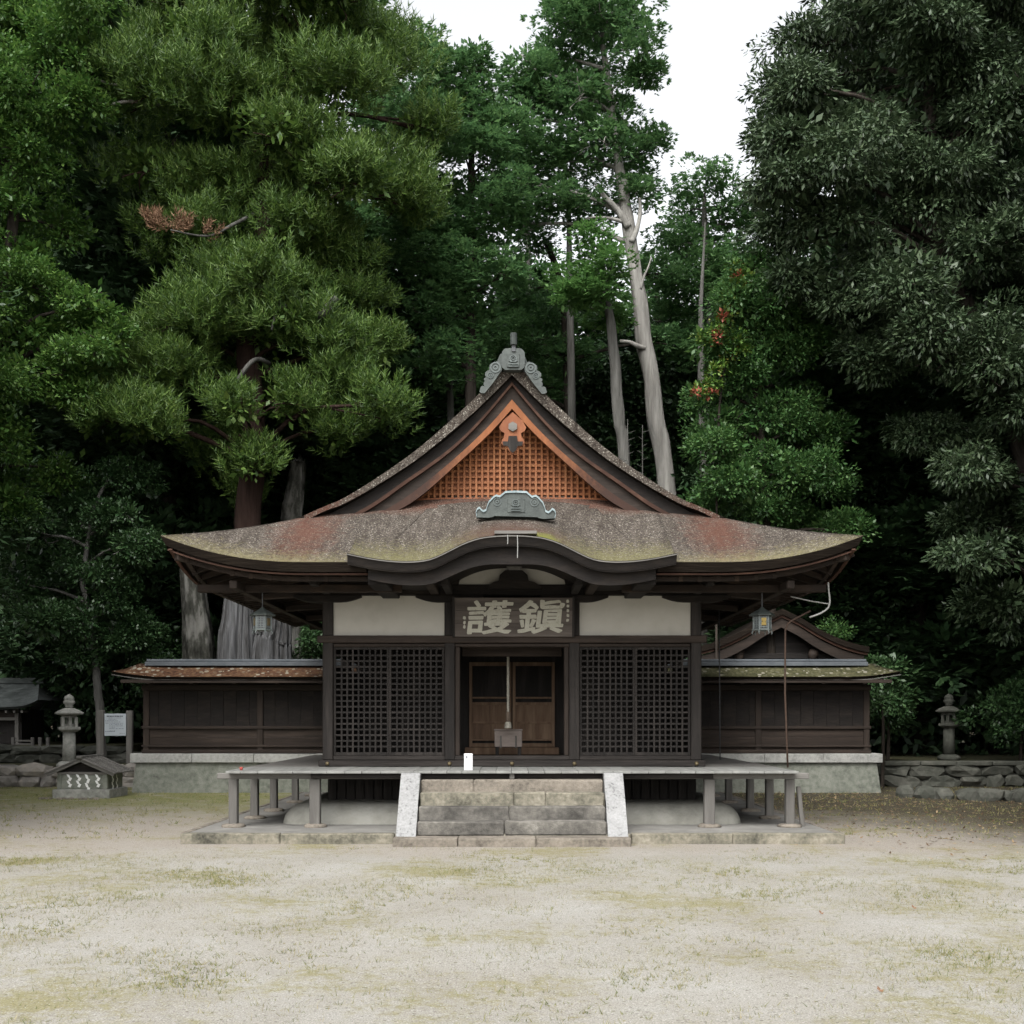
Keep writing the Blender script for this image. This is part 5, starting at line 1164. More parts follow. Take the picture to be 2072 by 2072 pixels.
def foliage(C, O, kind, n, r, size=1.0):
    M = len(C); c = np.repeat(C, n, 0); o = np.repeat(O, n, 0); N = M * n
    rr = np.repeat(r * (0.7 + 0.6 * rng.random(M)), n)[:, None]
    d = unit(rdir(N) + 0.35 * o + np.array([0, 0, 0.25])); up = np.array([0, 0, 1.0])
    u = rng.random((N, 1)) ** 0.45
    if kind == 'broad':
        P = c + d * rr * u * np.array([1, 1, 0.62]); D = d * 0.9 + rdir(N) * 0.55 + up * -0.12; Nn = up * 0.8 + d * 0.6 + rdir(N) * 0.55
        L = size * 0.135 * (0.7 + 0.6 * rng.random(N)); return leaves(P, D, Nn, L, L * 0.55, 0.12)
    if kind == 'oak':
        P = c + d * rr * u * np.array([1.1, 1.1, 0.6]); D = d * 0.7 + rdir(N) * 0.6 + up * -0.38 + o * 0.2; Nn = up * 0.55 + d * 0.65 + rdir(N) * 0.6
        L = size * 0.185 * (0.65 + 0.7 * rng.random(N)); return leaves(P, D, Nn, L, L * 0.36, 0.25)
    if kind == 'hinoki':
        # fans of flat scale sprays that droop at the rim
        k = 6; S_ = N // k; d = d[::k][:S_]; rr = rr[::k][:S_]; u = u[::k][:S_]; c = c[::k][:S_]; o = o[::k][:S_]
        B = c + d * rr * u * np.array([1.15, 1.15, 0.42]); ax = unit(d * np.array([1, 1, 0.15]) + o * 0.4 + rdir(S_) * 0.35 + up * 0.12)
        sd = unit(np.cross(ax, up + rdir(S_) * 0.45)); P = []; D = []; Q = []
        for j in range(k):
            t = (j - (k - 1) / 2) / (k / 2); P.append(B + ax * 0.05 * (1 - abs(t)) + sd * t * 0.05); D.append(ax * 0.75 + sd * t * 0.9 + up * -0.22 * abs(t) + rdir(S_) * 0.2); Q.append(np.cross(sd, ax) + rdir(S_) * 0.4)
        P = np.concatenate(P); D = np.concatenate(D); Q = np.concatenate(Q); L = size * 0.135 * (0.6 + 0.8 * rng.random(len(P))); return leaves(P, D, Q, L, L * 0.40, 0.1)
    if kind == 'pine':
        k = 16; S_ = N // k; d = d[::k][:S_]; rr = rr[::k][:S_]; u = u[::k][:S_]; c = c[::k][:S_]; o = o[::k][:S_]
        B = c + d * rr * u * np.array([1.15, 1.15, 0.55]); ax = unit(up * 0.85 + d * 0.45 + o * 0.25 + rdir(S_) * 0.25); P = []; D = []
        e1 = unit(np.cross(ax, rdir(S_))); e2 = np.cross(ax, e1)
        for j in range(k):
            a = j * 2.4; t = j / k; rad = e1 * math.cos(a) + e2 * math.sin(a); P.append(B + ax * (0.36 * t * size)); D.append(ax * (0.50 + 0.6 * t) + rad * (0.95 - 0.35 * t))
        P = np.concatenate(P); D = np.concatenate(D); return needles(P, D, size * 0.155 * (0.75 + 0.5 * rng.random(len(P))), 0.030 * size)
def tree(name, label, Y, base_u, trunk, blobs, kind, leaf, bark, n, r, spacing, size=1.0, group=None, ground=0.0, limbs=True, dyv=1.0, flat=0.85, fill=0.25, back=0.45, core=16):
    s = Y / F; bx = (base_u - CX) * s
    T = thing(name, label, 'tree', (bx, Y, ground), group)
    tp = [Vector((bx, Y, ground - 0.15))] + [Vector(((u - CX) * s, Y, EYE + (HY - v) * s)) for u, v, _ in trunk]
    tr = [trunk[0][2] * s * 1.25] + [q[2] * s for q in trunk]
    cp_ = smooth_curve(tp, 6); rads = np.interp(np.linspace(0, len(tr) - 1, len(cp_)), range(len(tr)), tr)
    cp_ = [p + Vector((mnoise.noise(Vector((i * 0.3, bx, 1))), mnoise.noise(Vector((i * 0.3, bx, 9))), 0)) * 0.06 for i, p in enumerate(cp_)]
    G().tube(cp_, list(rads), 14, 0.22, bx).build('trunk', bark, T, smooth=True)
    B = []
    for q in blobs:
        u, v, rp = q[:3]; dy = q[3] if len(q) > 3 else rng.uniform(-dyv, dyv)
        c = at(u, v, Y + dy); c.x = (u - CX) * s; c.z = EYE + (HY - v) * s; rr = rp * s; B.append((tuple(c), (rr, rr, rr * flat)))
    BL = B; B = []
    for c, rr in BL:
        for k in range(3):
            q = rdir(1)[0] * np.array(rr) * rng.uniform(0.30, 0.80); f_ = rng.uniform(0.50, 0.78); B.append((tuple(np.array(c) + q), tuple(w * f_ for w in rr)))
    if limbs:
        g = G(); k_ = 0
        for c, rr in BL:
            c = Vector(c); cand = [p for p in cp_ if p.z < c.z - 0.1 * rr[0]] or cp_[:2]; st = min(cand, key=lambda p: (p - c).length + 0.6 * abs((p.z + 0.25 * (c - p).length) - c.z))
            L = (c - st).length
            if L < 0.25: continue
            mid = (st + c) / 2 + Vector((0, 0, 0.10 * L)) + Vector(rng.normal(size=3) * 0.05 * L); r0 = min(0.11, 0.035 + 0.014 * L)
            g.tube(smooth_curve([st, mid, c], 4), list(np.linspace(r0, r0 * 0.3, 9)), 6, 0.2, k_); k_ += 1
            cv_ = smooth_curve([st, mid, c], 4)
            for _ in range(4):
                e = c + Vector(rdir(1)[0] * np.array(rr) * 0.85); g.tube(smooth_curve([cv_[random.choice((5, 6, 7))], (c + e) / 2 + Vector(rng.normal(size=3) * 0.1), e], 3), list(np.linspace(r0 * 0.4, 0.012, 7)), 5)
        if g.v: g.build('branches', bark, T, smooth=True)
    C, O = blob_clusters(B, spacing, back, fill)
    V, Fc = foliage(C, O, kind, n, r, size)
    np_mesh('crown', V, Fc, leaf, T)
    if core:
        C, O = blob_clusters([(c, tuple(q * 0.6 for q in rr)) for c, rr in BL], spacing * 1.1, 1.0, 0.6)
        V, Fc = foliage(C, O, 'broad', core, r, 1.6); np_mesh('inner_foliage', V, Fc, leaf, T)
    return T, B, cp_

# ---- the big pine on the left
pine = [(620, 40, 120), (740, 110, 95), (560, 130, 110), (430, 150, 90), (690, 230, 100), (770, 300, 85), (340, 250, 85), (470, 260, 95), (580, 270, 95), (800, 390, 70),
        (300, 350, 75), (400, 380, 95), (520, 390, 90), (650, 370, 95), (740, 420, 80), (620, 490, 90), (330, 470, 65), (440, 490, 70), (700, 520, 60), (620, 590, 60),
        (500, 620, 70), (410, 680, 95), (320, 700, 60), (540, 690, 75), (680, 700, 75), (260, 760, 55), (360, 790, 80), (470, 780, 70), (740, 790, 80), (790, 850, 50), (660, 800, 70),
        (230, 860, 60), (320, 890, 85), (420, 880, 70), (700, 880, 55), (540, 960, 45), (480, 990, 35), (600, 850, 45), (850, 210, 55), (690, 40, 90), (500, 30, 90), (390, 60, 70), (330, 130, 65), (280, 220, 60), (300, 60, 50), (540, 500, 75), (470, 570, 65), (560, 600, 60), (600, 680, 65), (550, 780, 55), (440, 620, 60), (640, 420, 70), (580, 340, 70), (520, 860, 45), (690, 580, 65), (750, 700, 60), (590, 480, 60)]
tree('pine_tree', 'huge dark green pine with upright needle tufts behind the left of the hall', 30.5, 505, [(500, 1100, 26), (515, 900, 23), (500, 700, 21), (530, 500, 18), (545, 300, 14), (600, 100, 10), (620, 0, 6)], pine, 'pine', 'leaf_pine', 'bark_red', 16 * 10, 0.40, 0.55, 1.15, dyv=1.8, flat=0.7)
T = thing('dead_pine_branch', 'brown withered branch hanging in the pine at left', 'branch', tuple(at(350, 465, 28.6)))
B = [(tuple(at(345, 462, 28.6)), (0.45, 0.3, 0.18)), (tuple(at(395, 470, 28.6)), (0.35, 0.25, 0.14))]
C, O = blob_clusters(B, 0.35); V, Fc = foliage(C, O, 'pine', 16 * 6, 0.18, 0.9); np_mesh('needles', V, Fc, 'leaf_dead', T)
G().tube(smooth_curve([at(520, 430, 30.3), at(470, 455, 29.4), at(420, 478, 28.7), at(345, 465, 28.6)], 4), list(np.linspace(0.06, 0.015, 13)), 6, 0.2).build('stem', 'bark_grey', T, smooth=True)
def bare(name, label, Y, pts, r0, r1, m='bark_pale'):
    g = G(); P = [at(u, v, Y + (q[0] if q else 0)) for u, v, *q in pts]; c = smooth_curve(P, 5); g.tube(c, list(np.linspace(r0, r1, len(c))), 7, 0.25, pts[0][0]); o = g.build(name, m, None, smooth=True); tag(o, label, 'branch'); return o
bare('bare_branch', 'pale bare twig reaching left from the pine, upper one', 28.8, [(330, 195, 1.2), (270, 174), (225, 170), (187, 157)], 0.05, 0.015)
bare('bare_branch', 'pale bare twig reaching left from the pine, lower one', 28.8, [(330, 215, 1.2), (265, 205), (215, 212), (180, 200)], 0.05, 0.015)
bare('broken_limb', 'pale stripped limb hanging beside the pine trunk', 29.0, [(592, 625, 0.9), (572, 618), (562, 628), (553, 652), (549, 668)], 0.06, 0.03, 'bark_grey')
bare('broken_limb', 'pale torn stub of a thick pine limb', 29.0, [(640, 650, 1.5), (655, 634), (668, 618), (680, 602)], 0.14, 0.11, 'bark_grey')
bare('broken_limb', 'pale lower limb bending into the pine foliage', 29.3, [(545, 735, 0.8), (515, 728), (480, 770), (462, 800), (466, 850)], 0.07, 0.035, 'bark_grey')

# ---- dead trunks behind the left wall
def dead_trunk(label, Y, pts, n, m='deadwood', jag=0.3):
    T = thing('dead_tree', label, 'tree', (at(pts[0][0], 1500, Y).x, Y, 0)); P = [Vector((at(pts[0][0], 1500, Y).x, Y, -0.1))] + [at(u, v, Y) for u, v, r in pts]; rr = [pts[0][2] * 1.15 * Y / F] + [r * Y / F for u, v, r in pts]
    c = smooth_curve(P, 5); r = np.interp(np.linspace(0, len(rr) - 1, len(c)), range(len(rr)), rr); g = G(); nn = n
    g.tube(c, list(r), nn, 0.0)
    for i, v in enumerate(g.v):
        ring, k = divmod(i, nn); q = c[ring]; a = 2 * math.pi * k / nn; d = Vector(v) - q
        w_ = 1.5 * mnoise.noise(Vector((ring * 0.16, pts[0][0], math.cos(a)))); gr = 1 + 0.15 * math.sin(5 * a + w_) - 0.14 * abs(math.sin(8 * a + w_ * 1.3)) ** 6 * 2 + 0.07 * math.sin(19 * a + ring * 0.15 + w_)
        v2 = q + d * gr
        if ring >= len(c) - 1: v2.z += jag * mnoise.noise(Vector((a * 2.1, pts[0][0], 3))) * 1.6
        g.v[i] = tuple(v2)
    g.build('trunk', m, T, smooth=True)
    return T
dead_trunk('tall split grey dead trunk behind the left wall, under the eave', 29.6, [(480, 1330, 36), (483, 1260, 29), (485, 1190, 24), (488, 1150, 20)], 96)
dead_trunk('short broken grey trunk piece behind the left wall beside the lantern', 29.2, [(553, 1330, 36), (558, 1290, 32), (560, 1252, 28)], 96, jag=0.6)
dead_trunk('mottled leaning trunk behind the left wall below the roof corner', 30.0, [(402, 1330, 30), (396, 1240, 25), (388, 1150, 21), (382, 1090, 17)], 40, 'bark_mottled')
dead_trunk('pale broken trunk showing above the left slope of the hall roof', 32.5, [(590, 1100, 22), (597, 1010, 18), (603, 950, 15), (604, 935, 14)], 48, 'bark_mottled')

# ---- broadleaf on the far left
bl = [(20, 10, 80), (120, 40, 70), (210, 60, 60), (190, 130, 55), (60, 90, 85), (140, 130, 70), (-60, 130, 90), (40, 200, 70), (90, 240, 80), (180, 230, 55), (-40, 300, 90), (60, 340, 75), (20, 420, 60), (100, 430, 45), (-60, 470, 90), (30, 520, 80), (80, 590, 70), (-50, 640, 90), (50, 690, 85), (130, 680, 80), (200, 640, 60), (-40, 800, 90),
      (60, 790, 70), (150, 760, 75), (230, 720, 55), (30, 900, 80), (100, 940, 55), (-60, 960, 80), (20, 1020, 55), (190, 820, 55), (-140, 300, 90), (-150, 600, 90), (-150, 850, 90)]
tree('broadleaf_tree', 'bright green rounded broadleaf tree at the far left edge', 28.8, -60, [(-60, 1200, 18), (-30, 900, 15), (10, 600, 12), (40, 300, 9), (60, 100, 5)], bl, 'broad', 'leaf_broad', 'bark_dark', 110, 0.45, 0.60, 0.85, ground=0.46, dyv=1.2, flat=0.72)
lb = [(250, 950, 60), (180, 1010, 60), (120, 1050, 65), (240, 1060, 60), (60, 1090, 70), (170, 1130, 65), (230, 1180, 60), (120, 1190, 60), (20, 1180, 70), (190, 1260, 65), (130, 1270, 45), (250, 1280, 45), (160, 1330, 38), (290, 1120, 45)]
tree('camellia_tree', 'dark glossy camellia with leaning slender trunk behind the notice board', 29.4, 204, [(203, 1440, 8), (196, 1380, 8), (190, 1320, 7), (180, 1250, 6), (170, 1150, 5), (190, 1030, 4)], lb, 'broad', 'leaf_camellia', 'bark_grey', 130, 0.40, 0.58, 0.7, ground=0.46, dyv=1.3, flat=0.75)

# ---- tall cypresses behind the hall
hin = 'tall cypresses behind the hall'
H = dict(kind='hinoki', bark='bark_dark', n=102, r=0.44, spacing=0.64, size=1.0, group=hin, flat=0.8)
t3 = [(1150, 30, 70), (1230, 60, 75), (1110, 110, 65), (1180, 130, 75), (1270, 130, 50), (1090, 200, 80), (1170, 220, 70), (1250, 240, 60), (1060, 290, 75), (1130, 310, 80), (1220, 310, 75), (1290, 310, 55), (1040, 370, 60), (1110, 400, 65), (1180, 400, 55), (1290, 380, 50), (1040, 440, 55), (1310, 270, 30), (1290, 30, 25), (1300, 170, 22), (1060, 170, 45), (1030, 240, 50), (1140, 70, 55), (1210, 0, 60)]
tree('cypress_tree', 'tallest cypress with pale bare leaning trunk right of the hall ridge', 36, 1352, [(1350, 1000, 18), (1328, 850, 17), (1307, 700, 16), (1287, 560, 14), (1269, 440, 13), (1260, 380, 11), (1240, 250, 9), (1225, 120, 6), (1210, 20, 3)], t3, leaf='leaf_hinoki', **dict(H, bark='bark_pale'))
bare('bare_branch', 'pale curved bare branch left of the leaning cypress trunk', 35.8, [(1272, 460), (1250, 425), (1225, 400), (1205, 375)], 0.13, 0.05)
bare('bare_branch', 'pale bare branch rising on the right of the leaning cypress trunk', 35.8, [(1278, 490), (1290, 460), (1295, 430), (1294, 400)], 0.10, 0.04)
bare('bare_branch', 'pale thin branch reaching left below the cypress crown', 35.8, [(1265, 450), (1235, 442), (1200, 440), (1180, 446)], 0.07, 0.02)
bare('broken_stub', 'short pale stub on the left side of the leaning trunk', 35.8, [(1306, 705), (1290, 700), (1275, 693), (1254, 691)], 0.09, 0.06)
bare('broken_stub', 'short thin stub on the right side of the leaning trunk', 35.8, [(1296, 585), (1303, 560), (1312, 540), (1318, 520)], 0.05, 0.02)
t2 = [(950, 180, 60), (900, 230, 65), (980, 250, 70), (860, 290, 60), (930, 320, 80), (1000, 340, 60), (870, 390, 80), (960, 420, 80), (900, 490, 80), (990, 500, 60), (850, 540, 70), (940, 580, 75), (880, 640, 75), (970, 650, 60), (920, 720, 70), (850, 730, 60), (1020, 580, 40), (1010, 270, 60), (960, 140, 35), (1020, 420, 60), (900, 170, 40), (840, 450, 60)]
tree('cypress_tree', 'broad cypress directly behind the left of the gable peak', 34, 950, [(950, 1000, 12), (952, 700, 10), (955, 400, 7), (950, 180, 4)], t2, leaf='leaf_hinoki', **H)
t1 = [(720, 30, 65), (790, 80, 55), (840, 110, 35), (700, 120, 80), (790, 170, 65), (860, 200, 50), (760, 260, 80), (830, 280, 70), (790, 380, 80), (730, 470, 80), (800, 500, 80), (760, 600, 80), (830, 630, 60), (780, 700, 75), (850, 770, 60), (700, 640, 60), (740, 760, 70), (870, 130, 22)]
tree('cypress_tree', 'dark cypress rising between the pine and the gable peak', 38, 790, [(790, 1000, 12), (785, 700, 10), (780, 400, 8), (770, 100, 4)], t1, leaf='leaf_hinoki', **H)
t4 = [(1425, 370, 45), (1395, 410, 50), (1470, 420, 55), (1510, 460, 45), (1420, 480, 70), (1490, 520, 60), (1370, 500, 45), (1440, 570, 70), (1380, 590, 60), (1500, 600, 60), (1420, 660, 60), (1350, 640, 40), (1400, 730, 50)]
tree('cypress_tree', 'pointed pale green cypress in the gap beside the right evergreen', 40, 1445, [(1448, 960, 13), (1440, 850, 12), (1435, 650, 9), (1425, 400, 4)], t4, leaf='leaf_hinoki', **dict(H, bark='bark_grey'))
t5 = [(1205, 510, 48), (1175, 560, 45), (1230, 565, 48), (1195, 610, 40), (1245, 620, 35), (1160, 610, 30)]
tree('cypress_tree', 'small bright cypress clump left of the leaning trunk', 33.5, 1265, [(1262, 960, 12), (1252, 850, 12), (1243, 740, 11), (1232, 640, 9), (1215, 540, 5)], t5, leaf='leaf_hinoki_light', **dict(H, bark='bark_grey'))
t6 = [(1080, 500, 55), (1060, 580, 60), (1120, 640, 55), (1070, 690, 60), (1140, 730, 45), (1010, 710, 60), (1100, 780, 45), (980, 790, 60), (1180, 700, 40), (900, 800, 60), (1340, 560, 40), (1340, 700, 40)]
tree('cypress_tree', 'shaded cypress with thin trunk just above the ridge ornament', 39, 1155, [(1155, 1000, 13), (1152, 800, 12), (1140, 600, 8), (1100, 480, 4)], t6, leaf='leaf_hinoki', **H)
for k, (u, Y, vt, hw) in enumerate([(690, 44, 480, 80), (880, 47, 500, 85), (1060, 46, 560, 80), (1200, 48, 600, 80), (1330, 47, 560, 75), (1470, 45, 560, 70)]):
    b_ = []; v = vt; w = 0.35
    while v < 900:
        for q in (-1, 1): b_.append((u + q * hw * w * (0.4 + 0.5 * random.random()), v + random.uniform(-15, 15), 52 + 10 * random.random()))
        v += 70; w = min(1, w + 0.2)
    tree('cypress_tree', ['far cypress glimpsed behind the pine', 'far cypress behind the left roof slope', 'far cypress behind the ridge ornament', 'far cypress behind the small bright clump', 'far cypress behind the leaning trunk', 'far cypress behind the creeper tree'][k], Y, u, [(u, 1000, 10), (u, 700, 8), (u, vt, 3)], b_, leaf='leaf_hinoki', **dict(H, n=90, spacing=1.05, size=1.6, r=0.6, bark='bark_grey' if k in (2, 5) else 'bark_dark'))
for (u, v0, v1, r, Y, lab) in [(1158, 1000, 560, 9, 37, 'straight dim trunk behind the ridge ornament'), (1425, 980, 780, 10, 36, 'dim slender trunk left of the creeper tree'), (915, 980, 760, 9, 36, 'dim pale trunk above the left roof slope'), (1075, 900, 560, 8, 41, 'thin dark trunk behind the gable peak')]:
    o = G().tube([Vector((at(u, v0, Y).x, Y, -0.1)), at(u + 2, v0, Y), at(u - 2, (v0 + v1) / 2, Y), at(u - 6, v1, Y), at(u - 7, v1 - 160, Y), at(u + 2, v1 - 330, Y)], [r * Y / F * 1.2, r * Y / F, r * Y / F * 0.9, r * Y / F * 0.75, r * Y / F * 0.45, r * Y / F * 0.12], 10, 0.15, u).build('tree_trunk', 'bark_grey', None, smooth=True); tag(o, lab, 'trunk')
for u, v0, v1, lab in ((1270, 990, 848, 'thin dead sapling with stub twigs, left of two by the leaning trunk'), (1300, 1000, 860, 'thin dead sapling with stub twigs, right of two by the leaning trunk')):
    g = G(); a, b = at(u, v0 + 300, 33), at(u, v1, 33); a.z = 0; g.tube([a, (a + b) / 2, b], [0.05, 0.04, 0.01], 6)
    for k in range(9):
        p = at(u, v1 + 15 + k * 14, 33); g.tube([p, p + Vector((random.choice((-1, 1)) * random.uniform(0.1, 0.25), 0, 0.08))], [0.012, 0.005], 4)
    tag(g.build('dead_sapling', 'bark_grey'), lab, 'sapling')

# ---- the big glossy evergreen oak on the right
ok = [(1600, 150, 45), (1580, 260, 45), (1570, 340, 42), (1565, 420, 40), (1780, 90, 70), (1690, 40, 85), (1790, 20, 100), (1900, 30, 100), (2020, 40, 100), (1640, 130, 65), (1730, 150, 95), (1840, 140, 100), (1960, 150, 105), (2070, 160, 95), (1612, 235, 55), (1690, 260, 85), (1790, 270, 95), (1900, 260, 95), (2010, 280, 100),
      (1600, 350, 50), (1670, 380, 80), (1770, 390, 85), (1880, 390, 90), (1990, 400, 95), (2080, 420, 90), (1588, 450, 42), (1640, 490, 70), (1730, 500, 80), (1840, 510, 85), (1960, 530, 95), (2060, 560, 90), (1620, 570, 55), (1690, 600, 65), (1800, 620, 75), (1910, 640, 85), (2030, 690, 95),
      (1860, 740, 75), (1960, 780, 85), (2060, 830, 85), (1780, 720, 55), (1900, 850, 60), (2000, 920, 80), (2070, 980, 80), (1930, 960, 50), (1990, 1060, 65), (2060, 1110, 70), (1950, 1150, 55), (2030, 1230, 60), (2180, 200, 110), (2190, 500, 110), (2190, 800, 110), (2170, 1050, 90), (1960, -60, 110), (1820, -70, 100)]
tree('evergreen_oak', 'massive dark glossy evergreen oak filling the right side', 27.5, 2140, [(2140, 1400, 30), (2120, 1100, 27), (2040, 800, 23), (1900, 500, 18), (1880, 250, 12), (1880, 60, 6)], ok, 'oak', 'leaf_oak', 'bark_dark', 148, 0.50, 0.66, 0.84, dyv=1.6, flat=0.75, core=20)
# ---- lighter tree with creeper between oak and cypresses
mp_ = [(1500, 600, 55), (1540, 680, 65), (1470, 690, 55), (1590, 760, 55), (1500, 770, 65), (1450, 800, 45), (1560, 850, 60), (1480, 870, 55), (1620, 880, 45), (1440, 930, 45), (1520, 950, 60), (1460, 1000, 50), (1590, 980, 55), (1540, 1040, 50), (1640, 1050, 50), (1430, 1010, 35), (1680, 960, 45), (1700, 1080, 50), (1640, 690, 45), (1480, 640, 55), (1520, 560, 40), (1570, 640, 60), (1600, 700, 60), (1440, 720, 45), (1650, 800, 55), (1690, 870, 55), (1620, 960, 55), (1570, 560, 45), (1610, 620, 50)]
tree('leafy_tree', 'fine leaved green tree above the right slope of the hall roof', 29.0, 1560, [(1560, 1300, 10), (1555, 1100, 9), (1540, 900, 7), (1520, 700, 4)], mp_, 'broad', 'leaf_maple', 'bark_dark', 105, 0.42, 0.58, 0.78, dyv=1.3, flat=0.7)
T = thing('creeper_vine', 'yellow green creeper with red leaves climbing left of the oak', 'vine', tuple(at(1440, 1000, 28.2)))
pts = [(1492, 560), (1484, 590), (1470, 630), (1440, 650), (1455, 680), (1480, 720), (1450, 770), (1420, 795), (1500, 700), (1430, 690)]
B = [(tuple(at(u, v, 28.0)), (0.26, 0.22, 0.34)) for u, v in pts]; C, O = blob_clusters(B, 0.34); V, Fc = foliage(C, O, 'broad', 26, 0.2, 0.8); np_mesh('foliage', V, Fc, 'leaf_vine', T)
B = [(tuple(at(u, v, 27.8)), (0.08, 0.07, 0.08)) for u, v in ((1490, 562), (1465, 637), (1452, 678), (1450, 690), (1414, 797), (1440, 797))]; C, O = blob_clusters(B, 0.2); V, Fc = foliage(C, O, 'broad', 6, 0.07, 0.9); np_mesh('red_leaves', V, Fc, 'leaf_red', T)
G().tube(smooth_curve([(at(1450, 1000, 28.3).x, 28.3, 0.0), at(1452, 900, 28.3), at(1475, 700, 28.2), at(1490, 560, 28.1)], 5), 0.03, 6).build('stem', 'bark_dark', T)

# ---- shrubs in the shade
def shrub(label, u, v, Y, rp, leaf, zg=0.0, n=110, sz=0.8, kind='broad'):
    s = Y / F; c = at(u, v, Y); T = thing('shrub', label, 'shrub', (c.x, Y, zg))
    B = [(tuple(c + Vector(rng.normal(size=3) * rp * s * 0.45)), (rp * s * 0.75, rp * s * 0.75, rp * s * 0.65)) for _ in range(4)]
    C, O = blob_clusters(B, 0.55); V, Fc = foliage(C, O, kind, n, 0.38, sz); np_mesh('crown', V, Fc, leaf, T)
    G().tube([(c.x, Y, zg - 0.05), (c.x + 0.03, Y, (zg + c.z) / 2), tuple(c)], [0.05, 0.04, 0.02], 6).build('stem', 'bark_dark', T)
shrub('small leafy shrub at the right end of the mossy wall', 1785, 1375, 27.2, 42, 'leaf_camellia')
shrub('dark shrub beside the shaded lantern at right', 1796, 1440, 28.4, 34, 'leaf_camellia', 0.62)
shrub('dark shrub at the right edge in deep shade', 2065, 1420, 28.6, 60, 'leaf_camellia', 0.62)
shrub('green shrub behind the left wall beside the hall', 630, 1300, 29.5, 45, 'leaf_camellia')
shrub('leafy sprout growing on the roof of the outbuilding', 1680, 1285, 29.5, 26, 'leaf_maple', 0.0, 60, 0.6)
shrub('dark shrub between leaning trunk and left wall', 340, 1330, 30.5, 50, 'leaf_camellia', 0.46)
# ---- the dark wood behind: copies of two full crowned trees
def wood_tree(seed, kind):
    T = thing('forest_tree', 'dark tree of the dense wood behind', 'tree', (0, 0, 0)); B = []
    z = 2.2
    while z < 21:
        w = 2.6 * (1 - ((z - 9) / 16) ** 2) + 0.5
        for k in range(4): a = rng.uniform(0, 6.28); B.append(((w * 0.62 * math.cos(a), w * 0.62 * math.sin(a), z + rng.uniform(-0.5, 0.5)), (w * 0.55, w * 0.55, 0.75)))
        z += 1.35
    G().tube([(0, 0, -0.2), (0.1, 0, 6), (-0.1, 0.1, 14), (0, 0, 21)], [0.34, 0.26, 0.17, 0.05], 10, 0.2, seed).build('trunk', 'bark_dark', T, smooth=True)
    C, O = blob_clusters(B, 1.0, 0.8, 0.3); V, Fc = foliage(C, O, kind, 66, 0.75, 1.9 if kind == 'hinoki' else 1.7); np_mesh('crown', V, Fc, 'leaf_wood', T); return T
protos = [wood_tree(1, 'hinoki'), wood_tree(2, 'broad')]; used_ = [False, False]
spots = [(-300, 38), (-150, 41), (-20, 40.5), (80, 40), (170, 37), (260, 37.5), (345, 35), (430, 39), (520, 36.5), (610, 39), (690, 37.5), (40, 42), (220, 43), (390, 43), (560, 44), (1620, 35), (1700, 33.5), (1790, 36), (1860, 34), (1920, 36.5), (2010, 34.5), (2110, 36), (2220, 34), (1700, 41), (1880, 42), (2060, 42), (1540, 42)]
spots += [(150, 38.5), (265, 37.5), (210, 40), (330, 35)]
spots += [(700, 46), (780, 44), (860, 47), (940, 45), (1030, 48), (1110, 46), (1190, 44.5), (1280, 47), (1360, 45), (1440, 46), (1500, 44), (820, 51), (990, 52), (1150, 51), (1320, 52)]
spots += [(CX + x * F / y, y) for x, y in ((13.2, 17.0), (14.6, 21.5), (12.0, 12.5), (16.3, 25.5), (-14.0, 19.0), (-15.8, 24.0), (-12.6, 14.0))]
for i, (u, Y) in enumerate(spots):
    k = i % 2; x = (u - CX) * Y / F; P = protos[k]
    if not used_[k]: T = P; used_[k] = True
    else:
        T = P.copy(); col.objects.link(T)
        for ch in [c for c in P.children]: c2 = ch.copy(); col.objects.link(c2); c2.parent = T
    T.location = (x, Y, 0.0); T.rotation_euler = (0, 0, random.uniform(0, 6.28)); q = random.uniform(0.85, 1.12)
    if 30 < Y and (u < 430 or u > 1780): q = random.uniform(1.22, 1.38)
    if 1510 < u <= 1780: q = 0.72 if Y < 40 else 0.8
    if Y < 30: q *= 0.8
    if 680 <= u <= 1510 and Y > 43: q = random.uniform(0.78, 0.98)
    if 600 < u < 700: q = 0.85
    T.scale = (random.uniform(0.9, 1.15), random.uniform(0.9, 1.15), q)
    T['label'] = 'dark tree beside the courtyard, outside the picture' if Y < 30 else 'dark tree of the dense wood behind the pine and left wall' if u < 690 else 'dark far tree between the cypress trunks behind the hall roof' if u < 1520 else 'dark tree of the dense wood behind the evergreen oak'
    T['group'] = 'trees beside the courtyard' if Y < 30 else 'dark wood on the left' if u < 690 else 'dark wood right behind the hall' if u < 1520 else 'dark wood on the right'
